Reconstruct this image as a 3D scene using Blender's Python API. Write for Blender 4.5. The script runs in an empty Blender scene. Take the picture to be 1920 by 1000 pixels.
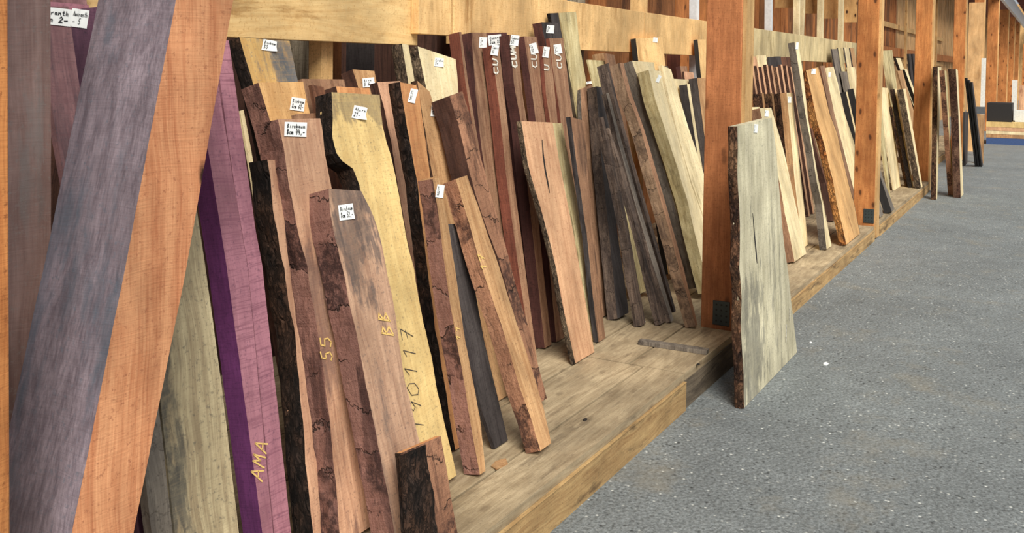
import bpy, math, random
from mathutils import Vector, Matrix
from mathutils import noise as mnoise
random.seed(11)
SC = bpy.context.scene
COL = SC.collection

# ------------------------------------------------------------------ camera
F, CX, CY = 1800.0, 960.0, 180.0
_d = Vector((1030/F, -(137-CY)/F, -1.0))            # world X (the aisle's run) seen from the camera
_z = Vector((.013, 1.0, 0)); _z.z = .013*_d.x + _d.y
_x = _d.normalized(); _zz = _z.normalized(); _y = _zz.cross(_x)
RC = Matrix((_x, _y, _zz))                            # camera space -> world
CAM = Vector((0, 0, 1.6))
cam = bpy.data.cameras.new('camera'); co = bpy.data.objects.new('camera', cam); COL.objects.link(co)
cam.sensor_width = 36; cam.sensor_fit = 'HORIZONTAL'; cam.lens = F/1920*36
cam.shift_y = -(500-CY)/1920; cam.clip_start = .05; cam.clip_end = 300
co.matrix_world = Matrix.Translation(CAM) @ RC.to_4x4()
SC.camera = co
# ------------------------------------------------------------------ world, light, exposure
SC.view_settings.view_transform = 'Standard'; SC.view_settings.look = 'None'
SC.view_settings.gamma = 1; SC.view_settings.use_curve_mapping = False
SC.view_settings.exposure = 0.42
w = bpy.data.worlds.new('world'); SC.world = w; w.use_nodes = True
w.node_tree.nodes['Background'].inputs[0].default_value = (.86, .93, 1, 1)
w.node_tree.nodes['Background'].inputs[1].default_value = .36
def area(name, loc, target, sx, sy, power, col):
    l = bpy.data.lights.new(name, 'AREA'); l.shape = 'RECTANGLE'; l.size = sx; l.size_y = sy; l.energy = power; l.color = col
    o = bpy.data.objects.new(name, l); COL.objects.link(o); o.location = loc
    o.rotation_euler = (Vector(target)-Vector(loc)).to_track_quat('-Z', 'Y').to_euler()
    return o
sun = bpy.data.lights.new('sun', 'SUN'); sun.energy = 3.6; sun.angle = math.radians(34); sun.color = (1, .95, .86)
so = bpy.data.objects.new('sun', sun); COL.objects.link(so)
so.rotation_euler = Vector((.52, .50, -.69)).to_track_quat('-Z', 'Y').to_euler()

# ------------------------------------------------------------------ projection helpers (pixels of the 1920x1000 photograph)
def ray(px, py):
    return (RC @ Vector(((px-CX)/F, -(py-CY)/F, -1.0))).normalized()
def proj(p):
    c = RC.transposed() @ (p-CAM); return (CX+F*c.x/-c.z, CY-F*c.y/-c.z)
def hit(px, py, P, N):
    r = ray(px, py); return CAM + r*((P-CAM).dot(N)/r.dot(N))
def ground(px, py, z=0.): return hit(px, py, Vector((0, 0, z)), Vector((0, 0, 1)))
def onY(px, py, y): return hit(px, py, Vector((0, y, 0)), Vector((0, 1, 0)))
def onX(px, py, x): return hit(px, py, Vector((x, 0, 0)), Vector((1, 0, 0)))
HB = .135; H = .172                                              # height of the storage platform

# ------------------------------------------------------------------ materials
def lin(c):
    return tuple(((v/255)/12.92 if v/255 <= .04045 else ((v/255+.055)/1.055)**2.4) for v in c)+(1,)
class NT:
    def __init__(s, tree): s.t = tree
    def n(s, typ, ins=None, **kw):
        nd = s.t.nodes.new(typ)
        for k, v in kw.items(): setattr(nd, k, v)
        for k, v in (ins or {}).items():
            if isinstance(v, bpy.types.NodeSocket): s.t.links.new(v, nd.inputs[k])
            else: nd.inputs[k].default_value = v
        return nd
    def m(s, op, a, b=None, c=None, clamp=False):
        ins = {0: a}
        if b is not None: ins[1] = b
        if c is not None: ins[2] = c
        return s.n('ShaderNodeMath', ins, operation=op, use_clamp=clamp).outputs[0]
    def vm(s, op, a, b): return s.n('ShaderNodeVectorMath', {0: a, 1: b}, operation=op).outputs[0]
    def mix(s, f, a, b, mode='MIX'):
        nd = s.t.nodes.new('ShaderNodeMix'); nd.data_type = 'RGBA'; nd.blend_type = mode
        for sock, v in ((nd.inputs[0], f), (nd.inputs[6], a), (nd.inputs[7], b)):
            if isinstance(v, bpy.types.NodeSocket): s.t.links.new(v, sock)
            else: sock.default_value = v
        return nd.outputs[2]
    def mr(s, v, a, b, c=0., d=1., smooth=False):
        return s.n('ShaderNodeMapRange', {0: v, 1: a, 2: b, 3: c, 4: d}, interpolation_type='SMOOTHSTEP' if smooth else 'LINEAR').outputs[0]
    def noise(s, v, sc, det=3., rough=.6, dist=0.):
        return s.n('ShaderNodeTexNoise', {'Vector': v, 'Scale': sc, 'Detail': det, 'Roughness': rough, 'Distortion': dist}).outputs[0]

def wood_group():
    g = bpy.data.node_groups.new('sawn_wood', 'ShaderNodeTree')
    I = g.interface
    for nm, tp, dv in (('Light', 'NodeSocketColor', (.5, .4, .3, 1)), ('Dark', 'NodeSocketColor', (.3, .2, .1, 1)),
                       ('Stain', 'NodeSocketColor', (.1, .1, .1, 1)), ('StainAmt', 'NodeSocketFloat', .3), ('StainScale', 'NodeSocketFloat', 2.),
                       ('Grain', 'NodeSocketFloat', 1.), ('Figure', 'NodeSocketFloat', .4), ('Saw', 'NodeSocketFloat', .2),
                       ('Checks', 'NodeSocketFloat', 0.), ('Knots', 'NodeSocketFloat', 0.), ('Lam', 'NodeSocketFloat', 0.),
                       ('Rough', 'NodeSocketFloat', .75), ('Axis', 'NodeSocketFloat', 0.), ('Bump', 'NodeSocketFloat', .5),
                       ('MarkX', 'NodeSocketFloat', 0.), ('MarkZ', 'NodeSocketFloat', 0.), ('MarkW', 'NodeSocketFloat', .1), ('MarkH', 'NodeSocketFloat', .1), ('MarkAmt', 'NodeSocketFloat', 0.)):
        s = I.new_socket(nm, in_out='INPUT', socket_type=tp); s.default_value = dv
    I.new_socket('Shader', in_out='OUTPUT', socket_type='NodeSocketShader')
    N = NT(g); gi = N.n('NodeGroupInput'); go = N.n('NodeGroupOutput'); i = gi.outputs
    tc = N.n('ShaderNodeTexCoord').outputs['Object']
    rnd = N.n('ShaderNodeObjectInfo').outputs['Random']
    # Axis 1: grain along x instead of z
    sx = N.n('ShaderNodeSeparateXYZ', {0: tc}).outputs
    sw = N.n('ShaderNodeCombineXYZ', {0: sx[2], 1: sx[1], 2: sx[0]}).outputs[0]
    axm = N.n('ShaderNodeMix', data_type='VECTOR'); g.links.new(i['Axis'], axm.inputs[0]); g.links.new(tc, axm.inputs[4]); g.links.new(sw, axm.inputs[5])
    base = axm.outputs[1]
    off = N.n('ShaderNodeCombineXYZ', {0: N.m('MULTIPLY', rnd, 31.), 1: N.m('MULTIPLY', rnd, 17.), 2: N.m('MULTIPLY', rnd, 53.)}).outputs[0]
    p = N.vm('ADD', base, off)
    warp = N.noise(N.vm('MULTIPLY', p, (2., 2., 1.)), 1.6, 2.)
    wv = N.n('ShaderNodeCombineXYZ', {0: N.m('MULTIPLY', warp, .10), 1: 0., 2: 0.}).outputs[0]
    pw = N.vm('ADD', p, wv)
    fine = N.noise(N.vm('MULTIPLY', pw, (1., 1., .035)), 170., 3., .65)
    mid = N.noise(N.vm('MULTIPLY', pw, (1., 1., .05)), 38., 3., .6)
    ring = N.n('ShaderNodeTexNoise', {'Vector': N.vm('MULTIPLY', p, (1., 1., .16)), 'Scale': 3.2, 'Detail': 1.5}).outputs[0]
    ringw = N.m('SINE', N.m('MULTIPLY', ring, 130.))
    ringm = N.mr(ringw, -.2, 1., 0., 1.)
    g1 = N.m('MULTIPLY', N.mr(mid, .40, .62), .65)
    g2 = N.m('MULTIPLY', N.mr(fine, .38, .64), .6)
    gr = N.m('MULTIPLY', N.m('ADD', g1, g2), i['Grain'])
    gr2 = N.m('ADD', gr, N.m('MULTIPLY', ringm, N.m('MULTIPLY', i['Figure'], .6)), clamp=True)
    col = N.mix(gr2, i['Light'], i['Dark'])
    # stains
    st = N.noise(N.vm('MULTIPLY', pw, (3.4, 3.4, .6)), i['StainScale'], 6., .66)
    thr = N.m('SUBTRACT', .655, N.m('MULTIPLY', i['StainAmt'], .27))
    stm = N.mr(N.m('SUBTRACT', st, thr), 0., .10, 0., .85, True)
    stm2 = N.m('MULTIPLY', stm, N.mr(mid, .25, .6, .55, 1.))
    col = N.mix(stm2, col, i['Stain'])
    # one large weather mark of its own place and shape on the board
    tx = N.n('ShaderNodeSeparateXYZ', {0: tc}).outputs
    mn = N.noise(N.vm('MULTIPLY', pw, (1., 1., .3)), 14., 5., .65)
    ex = N.m('DIVIDE', N.m('SUBTRACT', tx[0], i['MarkX']), i['MarkW']); ez = N.m('DIVIDE', N.m('SUBTRACT', tx[2], i['MarkZ']), i['MarkH'])
    md = N.m('ADD', N.m('SQRT', N.m('ADD', N.m('MULTIPLY', ex, ex), N.m('MULTIPLY', ez, ez))), N.m('MULTIPLY', N.m('SUBTRACT', mn, .5), 3.2))
    mk = N.m('MULTIPLY', N.m('MULTIPLY', N.mr(md, .75, 1.1, 1., 0., True), i['MarkAmt']), N.mr(mid, .3, .6, .7, 1.))
    col = N.mix(mk, col, i['Stain'])
    # broad tone drift and fine dirt
    bro = N.noise(N.vm('MULTIPLY', p, (1., 1., .5)), 5., 4., .6)
    drift = N.noise(N.vm('MULTIPLY', p, (.8, .8, .45)), 1.7, 3.)
    tone = N.m('MULTIPLY', N.mr(drift, .36, .64, .82, 1.12), N.mr(rnd, 0., 1., .9, 1.08))
    col = N.mix(1., col, N.n('ShaderNodeCombineColor', {0: N.m('MULTIPLY', tone, N.mr(bro, .33, .67, .70, 1.25)), 1: N.m('MULTIPLY', tone, N.mr(bro, .33, .67, .69, 1.25)), 2: N.m('MULTIPLY', tone, N.mr(bro, .33, .67, .70, 1.27))}).outputs[0], 'MULTIPLY')
    mot = N.noise(N.vm('MULTIPLY', p, (1., 1., .6)), 17., 5., .72)
    col = N.mix(N.mr(mot, .53, .66, 0., .42), col, i['Dark'])
    col = N.mix(N.mr(mot, .47, .36, 0., .22), col, i['Light'])
    speck = N.noise(p, 95., 3., .7)
    col = N.mix(N.mr(speck, .56, .70, 0., .6), col, i['Stain'])
    # saw marks across the board
    saw = N.noise(N.vm('MULTIPLY', N.vm('ADD', p, N.n('ShaderNodeCombineXYZ', {2: N.m('MULTIPLY', warp, .05)}).outputs[0]), (.04, .04, 1.)), 210., 2., .6)
    sawm = N.m('MULTIPLY', N.mr(saw, .5, .68), i['Saw'])
    col = N.mix(sawm, col, i['Dark'])
    # checks: dark cracks across (debarked edges)
    zz = N.n('ShaderNodeSeparateXYZ', {0: p}).outputs[2]
    cw = N.noise(N.vm('MULTIPLY', p, (1., 1., 1.)), 9., 4., .6)
    cz = N.m('FRACT', N.m('ADD', N.m('MULTIPLY', zz, 6.5), N.m('MULTIPLY', cw, 1.6)))
    cline = N.mr(N.m('ABSOLUTE', N.m('SUBTRACT', cz, .5)), .0, .035, 1., 0.)
    cgate = N.mr(N.noise(p, 7., 2.), .40, .50)
    zseg = N.m('FLOOR', N.m('ADD', N.m('ADD', N.m('MULTIPLY', zz, 6.5), N.m('MULTIPLY', cw, 1.6)), .5))
    sv = N.n('ShaderNodeTexWhiteNoise', {'W': zseg}, noise_dimensions='1D').outputs[0]
    rgh = N.noise(N.vm('MULTIPLY', p, (1., 1., .8)), 55., 5., .75)
    sc_ = N.m('MULTIPLY', i['Checks'], 1.)
    col = N.mix(N.m('MULTIPLY', sc_, N.mr(sv, 0., 1., .0, .5)), col, i['Dark'])
    patch = N.m('MULTIPLY', N.m('MULTIPLY', N.m('GREATER_THAN', sv, .68), N.mr(N.noise(p, 6., 3.), .42, .50)), N.mr(rgh, .36, .52))
    col = N.mix(N.m('MULTIPLY', N.m('MULTIPLY', patch, sc_), .85), col, i['Stain'])
    col = N.mix(N.m('MULTIPLY', N.m('MULTIPLY', N.mr(rgh, .52, .62), N.mr(sv, .3, .8)), N.m('MULTIPLY', sc_, .55)), col, i['Stain'])
    ck = N.m('MULTIPLY', N.m('MULTIPLY', cline, cgate), i['Checks'], clamp=True)
    col = N.mix(N.m('MULTIPLY', ck, .9), col, (.02, .014, .012, 1))
    # knots
    kx = N.n('ShaderNodeSeparateXYZ', {0: pw}).outputs
    vk = N.n('ShaderNodeTexVoronoi', {'Vector': N.n('ShaderNodeCombineXYZ', {0: N.m('ADD', kx[0], kx[1]), 1: N.m('MULTIPLY', kx[2], .5)}).outputs[0], 'Scale': 7.5, 'Randomness': 1.}, feature='F1', voronoi_dimensions='2D')
    kd = N.m('ADD', vk.outputs[0], N.m('MULTIPLY', N.m('SUBTRACT', N.noise(p, 60., 2.), .5), .06))
    ksel = N.m('GREATER_THAN', N.n('ShaderNodeSeparateColor', {0: vk.outputs[1]}).outputs[0], .62)
    km = N.m('MULTIPLY', N.m('MULTIPLY', N.mr(kd, .06, .14, 1., 0.), ksel), i['Knots'], clamp=True)
    halo = N.m('MULTIPLY', N.m('MULTIPLY', N.mr(kd, .10, .32, .65, 0.), ksel), i['Knots'], clamp=True)
    col = N.mix(halo, col, i['Dark'])
    col = N.mix(km, col, (.035, .014, .008, 1))
    # glued laminations
    xx = N.n('ShaderNodeSeparateXYZ', {0: tc}).outputs
    lx = N.m('FRACT', N.m('MULTIPLY', N.m('ADD', xx[0], xx[1]), 21.))
    lm = N.m('MULTIPLY', N.mr(N.m('ABSOLUTE', N.m('SUBTRACT', lx, .5)), 0., .03, .55, 0.), i['Lam'])
    col = N.mix(lm, col, i['Dark'])
    hgt = N.m('ADD', N.m('ADD', N.m('MULTIPLY', fine, -.5), N.m('MULTIPLY', ck, -2.)), N.m('ADD', N.m('MULTIPLY', saw, -.5), N.m('MULTIPLY', N.m('MULTIPLY', rgh, sc_), 2.2)))
    hgt = N.m('ADD', hgt, N.m('MULTIPLY', km, -.6))
    bp = N.n('ShaderNodeBump', {'Strength': i['Bump'], 'Distance': .003, 'Height': hgt})
    bs = N.n('ShaderNodeBsdfPrincipled', {'Base Color': col, 'Roughness': i['Rough'], 'Normal': bp.outputs[0], 'Specular IOR Level': .25})
    g.links.new(bs.outputs[0], go.inputs[0])
    return g
WG = wood_group()
def wood(name, light, dark, stain, **kw):
    m = bpy.data.materials.new(name); m.use_nodes = True; t = m.node_tree; t.nodes.clear()
    gn = t.nodes.new('ShaderNodeGroup'); gn.node_tree = WG
    gn.inputs['Light'].default_value = lin(light); gn.inputs['Dark'].default_value = lin(dark); gn.inputs['Stain'].default_value = lin(stain)
    for k, v in kw.items(): gn.inputs[k].default_value = v
    o = t.nodes.new('ShaderNodeOutputMaterial'); t.links.new(gn.outputs[0], o.inputs[0]); return m
def bark(name, a, b, c, scale=26.):
    m = bpy.data.materials.new(name); m.use_nodes = True; t = m.node_tree; t.nodes.clear(); N = NT(t)
    tc = N.n('ShaderNodeTexCoord').outputs['Object']; rnd = N.n('ShaderNodeObjectInfo').outputs['Random']
    p = N.vm('ADD', N.vm('MULTIPLY', tc, (1., 1., .55)), N.n('ShaderNodeCombineXYZ', {0: N.m('MULTIPLY', rnd, 31.), 2: N.m('MULTIPLY', rnd, 53.)}).outputs[0])
    n1 = N.noise(p, scale, 6., .7, .6); n2 = N.noise(p, scale*.22, 3.)
    vo = N.n('ShaderNodeTexVoronoi', {'Vector': N.vm('ADD', p, N.n('ShaderNodeCombineXYZ', {0: N.m('MULTIPLY', n1, .11), 1: N.m('MULTIPLY', n2, .08), 2: N.m('MULTIPLY', n1, .11)}).outputs[0]), 'Scale': scale*1.9}, feature='DISTANCE_TO_EDGE').outputs[0]
    col = N.mix(N.mr(n1, .38, .62), lin(b), lin(a)); col = N.mix(N.mr(n2, .5, .62, 0., .8), col, lin(c))
    col = N.mix(N.m('MULTIPLY', N.mr(vo, .0, .10, .9, 0.), N.mr(n1, .62, .42)), col, (.008, .006, .005, 1))
    hgt = N.m('ADD', N.m('MULTIPLY', N.mr(vo, 0., .2), 1.), n1)
    bp = N.n('ShaderNodeBump', {'Strength': 1., 'Distance': .012, 'Height': hgt})
    bs = N.n('ShaderNodeBsdfPrincipled', {'Base Color': col, 'Roughness': .9, 'Normal': bp.outputs[0], 'Specular IOR Level': .2})
    o = N.n('ShaderNodeOutputMaterial', {0: bs.outputs[0]}); return m
def plain(name, c, rough=.6, metal=0., var=.12):
    m = bpy.data.materials.new(name); m.use_nodes = True; t = m.node_tree; t.nodes.clear(); N = NT(t)
    tc = N.n('ShaderNodeTexCoord').outputs['Object']; n = N.noise(tc, 30., 4.)
    col = N.mix(1., lin(c), N.n('ShaderNodeCombineColor', {k: N.mr(n, .3, .7, 1-var, 1+var) for k in (0, 1, 2)}).outputs[0], 'MULTIPLY')
    bs = N.n('ShaderNodeBsdfPrincipled', {'Base Color': col, 'Roughness': rough, 'Metallic': metal})
    N.n('ShaderNodeOutputMaterial', {0: bs.outputs[0]}); return m

M = {}
M['pear'] = wood('pear_wood', (218, 174, 140), (170, 124, 98), (112, 86, 78), StainAmt=.3, Grain=.7, Figure=.1, Saw=.15)
M['pear_grey'] = wood('weathered_pear_wood', (206, 168, 138), (156, 120, 98), (88, 80, 78), StainAmt=.4, StainScale=1.5, Grain=.7, Figure=.15, MarkX=.12, MarkZ=1.05, MarkW=.13, MarkH=.30, MarkAmt=.85)
M['pear_orange'] = wood('fresh_pear_wood', (226, 168, 112), (186, 122, 78), (140, 92, 64), StainAmt=.15, Grain=.6, Figure=.2)
M['debarked'] = wood('debarked_edge_wood', (160, 118, 104), (116, 80, 72), (58, 40, 38), StainAmt=.55, StainScale=3.5, Grain=.5, Figure=.05, Checks=1., Bump=.9)
M['debarked_tan'] = wood('debarked_tan_wood', (190, 142, 110), (140, 96, 74), (66, 46, 40), StainAmt=.55, StainScale=4., Grain=.5, Figure=.05, Checks=1., Bump=.9)
M['honey'] = wood('honey_wood', (228, 184, 126), (194, 146, 92), (140, 98, 64), StainAmt=.3, Grain=.6, Figure=.2)
M['blondetop'] = wood('blonde_maple_wood_greyed_top', (224, 196, 134), (196, 162, 104), (118, 104, 84), StainAmt=.12, Grain=.45, Figure=.12, Saw=.3, MarkX=.14, MarkZ=1.37, MarkW=.26, MarkH=.09, MarkAmt=.75)
M['blonde'] = wood('blonde_maple_wood', (224, 196, 134), (196, 162, 104), (130, 108, 70), StainAmt=.12, Grain=.45, Figure=.12, Saw=.25)
M['blotchy'] = wood('blue_stained_blonde_wood', (222, 186, 120), (186, 142, 84), (96, 102, 108), StainAmt=.5, MarkX=.19, MarkZ=1.42, MarkW=.075, MarkH=.25, MarkAmt=.85, StainScale=2.2, Grain=.5, Figure=.2)
M['barktan'] = wood('brown_edge_wood', (164, 136, 108), (118, 94, 76), (66, 52, 44), StainAmt=.5, StainScale=4., Grain=.5, Checks=.7, Bump=.8)
M['cream'] = wood('cream_wood', (242, 226, 184), (216, 194, 146), (150, 132, 92), StainAmt=.12, Grain=.6, Figure=.15)
M['creamgreen'] = wood('greenish_cream_wood', (216, 202, 156), (180, 162, 116), (110, 98, 70), StainAmt=.4, Grain=.8, Figure=.55)
M['tan'] = wood('tan_wood', (204, 164, 118), (160, 118, 80), (104, 80, 60), StainAmt=.25, Grain=.8, Figure=.2)
M['tanbrown'] = wood('tan_brown_wood', (172, 134, 104), (128, 94, 72), (78, 60, 50), StainAmt=.35, Grain=.8, Figure=.2)
M['brown'] = wood('brown_wood', (132, 90, 66), (88, 56, 42), (50, 34, 28), StainAmt=.35, Grain=.8, Figure=.2)
M['dkbrown'] = wood('dark_brown_wood', (96, 66, 54), (62, 42, 36), (34, 26, 24), StainAmt=.4, Grain=.8, Figure=.2)
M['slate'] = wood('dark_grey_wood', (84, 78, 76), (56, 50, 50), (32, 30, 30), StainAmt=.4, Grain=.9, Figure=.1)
M['redbrown'] = wood('red_brown_wood', (136, 80, 62), (96, 54, 44), (60, 38, 34), StainAmt=.3, Grain=.7, Figure=.1)
M['maroon'] = wood('maroon_wood', (100, 62, 56), (68, 44, 40), (44, 30, 28), StainAmt=.3, Grain=.6, Figure=.1)
M['cumaru'] = wood('cumaru_wood', (174, 138, 108), (130, 94, 72), (92, 62, 50), StainAmt=.35, Grain=.9, Figure=.2)
M['purple'] = wood('amaranth_wood', (176, 122, 132), (134, 86, 100), (96, 66, 84), StainAmt=.2, Grain=.4, Figure=.05, Saw=.7)
M['purpledeep'] = wood('deep_amaranth_wood', (112, 58, 108), (84, 42, 84), (62, 34, 66), StainAmt=.3, Grain=.5, Figure=.05, Saw=.3)
M['purpledark'] = wood('dark_amaranth_wood', (104, 70, 86), (72, 46, 62), (50, 38, 48), StainAmt=.35, Grain=.5, Saw=.4)
M['purplegrey'] = wood('greyed_amaranth_wood', (154, 116, 116), (112, 80, 84), (84, 72, 78), StainAmt=.5, Grain=.6, Saw=.5)
M['greybrown'] = wood('grey_brown_board', (176, 150, 142), (134, 108, 102), (150, 142, 138), StainAmt=.3, StainScale=2.6, Grain=.6, Figure=.05)
M['olive'] = wood('olive_stained_wood', (200, 184, 146), (156, 138, 108), (84, 82, 76), StainAmt=.35, StainScale=1.7, Grain=.9, Figure=.1, MarkX=.02, MarkZ=.95, MarkW=.07, MarkH=.75, MarkAmt=.85)
M['spalted'] = wood('spalted_wood', (214, 207, 178), (176, 169, 140), (112, 110, 100), StainAmt=.45, StainScale=2.6, Grain=.8, Figure=.1, MarkX=.16, MarkZ=.22, MarkW=.24, MarkH=.34, MarkAmt=.8)
M['grey'] = wood('weathered_grey_wood', (150, 140, 126), (104, 96, 88), (64, 58, 54), StainAmt=.4, Grain=1., Figure=.1, Checks=.3)
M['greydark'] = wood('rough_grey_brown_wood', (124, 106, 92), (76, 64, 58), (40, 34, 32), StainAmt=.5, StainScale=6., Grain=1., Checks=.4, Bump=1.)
M['slabside'] = wood('grey_edge_wood', (122, 112, 100), (88, 80, 72), (60, 54, 50), StainAmt=.4, StainScale=4., Grain=.5, Checks=.8, Bump=.8)
M['orangeslab'] = wood('pinkish_orange_wood', (226, 182, 142), (188, 142, 108), (148, 94, 72), StainAmt=.4, Grain=.7, Figure=.2)
M['glulam'] = wood('glued_spruce', (208, 142, 84), (162, 98, 54), (112, 62, 36), StainAmt=.15, Grain=.7, Figure=.08, Knots=.8, Lam=1., Rough=.55)
M['glulamred'] = wood('reddish_glued_spruce', (188, 124, 80), (146, 90, 56), (104, 62, 42), StainAmt=.2, Grain=.7, Figure=.08, Knots=.5, Lam=1., Rough=.55)
M['brace'] = wood('orange_spruce', (228, 166, 120), (186, 120, 82), (140, 84, 60), StainAmt=.25, Grain=.8, Figure=.15, Knots=1., Rough=.6)
M['bracegrey'] = wood('grey_painted_spruce', (146, 134, 142), (104, 94, 102), (96, 104, 116), StainAmt=.55, StainScale=1.3, Grain=.9, Figure=.05, Rough=.5)
M['palepost'] = wood('pale_spruce', (226, 186, 128), (190, 146, 92), (150, 110, 70), StainAmt=.15, Grain=.6, Figure=.1, Knots=.4)
M['rail'] = wood('rail_spruce', (240, 206, 146), (212, 170, 110), (170, 128, 76), StainAmt=.25, StainScale=3., Grain=.4, Figure=.45, Knots=.25, Axis=1.)
M['rail2'] = wood('rough_rail_spruce', (242, 202, 142), (214, 168, 108), (172, 126, 74), StainAmt=.3, StainScale=2.5, Grain=.5, Figure=.1, Saw=.2, Knots=.2)
M['rail3'] = wood('pale_rail_spruce', (226, 208, 162), (196, 174, 126), (150, 130, 90), StainAmt=.3, StainScale=2.5, Grain=.7, Figure=.1)
M['deck'] = wood('worn_deck_boards', (190, 172, 140), (152, 134, 106), (116, 102, 82), StainAmt=.35, StainScale=3., Grain=.8, Figure=.5, Knots=.3, Axis=1., Rough=.7)
M['fascia'] = wood('deck_edge_beam', (204, 172, 120), (160, 126, 84), (84, 70, 54), StainAmt=.4, StainScale=3., Grain=.8, Figure=.2, Knots=.2, Axis=1.)
M['fasciadark'] = wood('dark_deck_edge_beam', (128, 116, 98), (92, 82, 70), (56, 50, 44), StainAmt=.4, StainScale=3., Grain=.9, Figure=.2, Axis=1.)
M['wallbrown'] = wood('wall_boards', (166, 112, 70), (120, 76, 46), (70, 44, 30), StainAmt=.35, Grain=.7, Figure=.15, Knots=.6)
M['wallorange'] = wood('orange_wall_boards', (208, 138, 80), (164, 98, 54), (106, 60, 36), StainAmt=.3, Grain=.7, Figure=.15, Knots=.7)
M['gusset'] = wood('gusset_plywood', (222, 178, 118), (190, 142, 88), (120, 84, 52), StainAmt=.3, Grain=.4, Knots=1.)
M['ply'] = wood('plywood_sheet', (232, 190, 136), (206, 158, 104), (180, 132, 84), StainAmt=.2, Grain=.5, Figure=.2)
M['stripes'] = wood('striped_panel', (190, 178, 154), (120, 108, 90), (90, 80, 68), StainAmt=.2, Grain=1., Figure=.1)
M['bkblack'] = bark('black_bark', (58, 46, 40), (26, 20, 19), (82, 58, 44), 24.)
M['bkbrown'] = bark('brown_bark', (112, 80, 60), (52, 36, 30), (142, 108, 80), 24.)
M['bkgrey'] = bark('grey_bark', (128, 108, 88), (66, 54, 46), (150, 130, 106), 30.)
M['bkorange'] = bark('orange_bark', (176, 110, 58), (80, 46, 28), (206, 146, 84), 22.)
M['bkred'] = bark('red_brown_bark', (128, 92, 76), (72, 48, 42), (156, 120, 98), 40.)
M['paper'] = plain('white_paper', (240, 242, 240), .8, var=.03)
M['ink'] = plain('black_ink', (22, 22, 26), .6)
M['chalky'] = plain('yellow_chalk', (222, 186, 112), .9)
M['chalkw'] = plain('white_chalk', (226, 222, 210), .9)
M['steel'] = plain('dark_steel', (74, 84, 86), .45, .6)
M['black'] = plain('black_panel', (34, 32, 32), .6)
M['white'] = plain('white_painted', (226, 226, 220), .6)
M['blue'] = plain('blue_sheet', (60, 84, 130), .5)
M['greymetal'] = plain('grey_metal', (128, 134, 140), .4, .7)
M['fasciawhite'] = plain('white_fascia', (226, 228, 230), .5)
M['ceil'] = wood('ceiling_boards', (150, 92, 78), (110, 64, 54), (80, 48, 42), StainAmt=.3, Grain=.6)

# ------------------------------------------------------------------ mesh helpers
class MB:
    def __init__(s): s.v = []; s.f = []; s.mi = []
    def face(s, idx, mi=0): s.f.append(tuple(idx)); s.mi.append(mi)
    def box(s, x0, x1, y0, y1, z0, z1, mi=0, bev=0., mat=None):
        b = len(s.v)
        for x in (x0, x1):
            for y in (y0, y1):
                for z in (z0, z1):
                    p = Vector((x, y, z)); s.v.append(mat @ p if mat else p)
        for q in ((0, 1, 3, 2), (4, 6, 7, 5), (0, 4, 5, 1), (2, 3, 7, 6), (0, 2, 6, 4), (1, 5, 7, 3)):
            s.face([b+k for k in q], mi)
    def ribbon(s, pts, wd, nrm, mi=0, th=.0006):
        """flat stroke of width wd along pts lying on a surface with normal nrm(pt)"""
        for a, b in zip(pts, pts[1:]):
            d = b-a
            if d.length < 1e-6: continue
            n = nrm; sd = d.cross(n).normalized()*wd/2; e = d.normalized()*wd*.35
            k = len(s.v); s.v += [a-e+sd, a-e-sd, b+e-sd, b+e+sd]
            s.v += [q+n*th for q in s.v[k:k+4]]
            s.face((k, k+1, k+2, k+3), mi); s.face((k+4, k+7, k+6, k+5), mi)
            for j in range(4): s.face((k+j, k+4+j, k+4+(j+1) % 4, k+(j+1) % 4), mi)
    def build(s, name, mats, parent=None, matrix=None, bevel=0.):
        me = bpy.data.meshes.new(name); me.from_pydata([tuple(p) for p in s.v], [], s.f)
        if not isinstance(mats, (list, tuple)): mats = [mats]
        for m in mats: me.materials.append(m)
        me.polygons.foreach_set('material_index', s.mi); me.update()
        o = bpy.data.objects.new(name, me); COL.objects.link(o)
        if parent is not None: o.parent = parent
        if matrix is not None: o.matrix_world = matrix
        if bevel:
            bv = o.modifiers.new('bevel', 'BEVEL'); bv.width = bevel; bv.segments = 2; bv.limit_method = 'ANGLE'
        return o
def tag(o, label=None, cat=None, group=None, kind=None):
    if label: o['label'] = label
    if cat: o['category'] = cat
    if group: o['group'] = group
    if kind: o['kind'] = kind
    return o
def fbm(p, sc, seed=0., det=3):
    return mnoise.fractal(Vector((p[0]*sc+seed, p[1]*sc+seed*.7, p[2]*sc-seed)), .9, 2., det)

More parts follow.
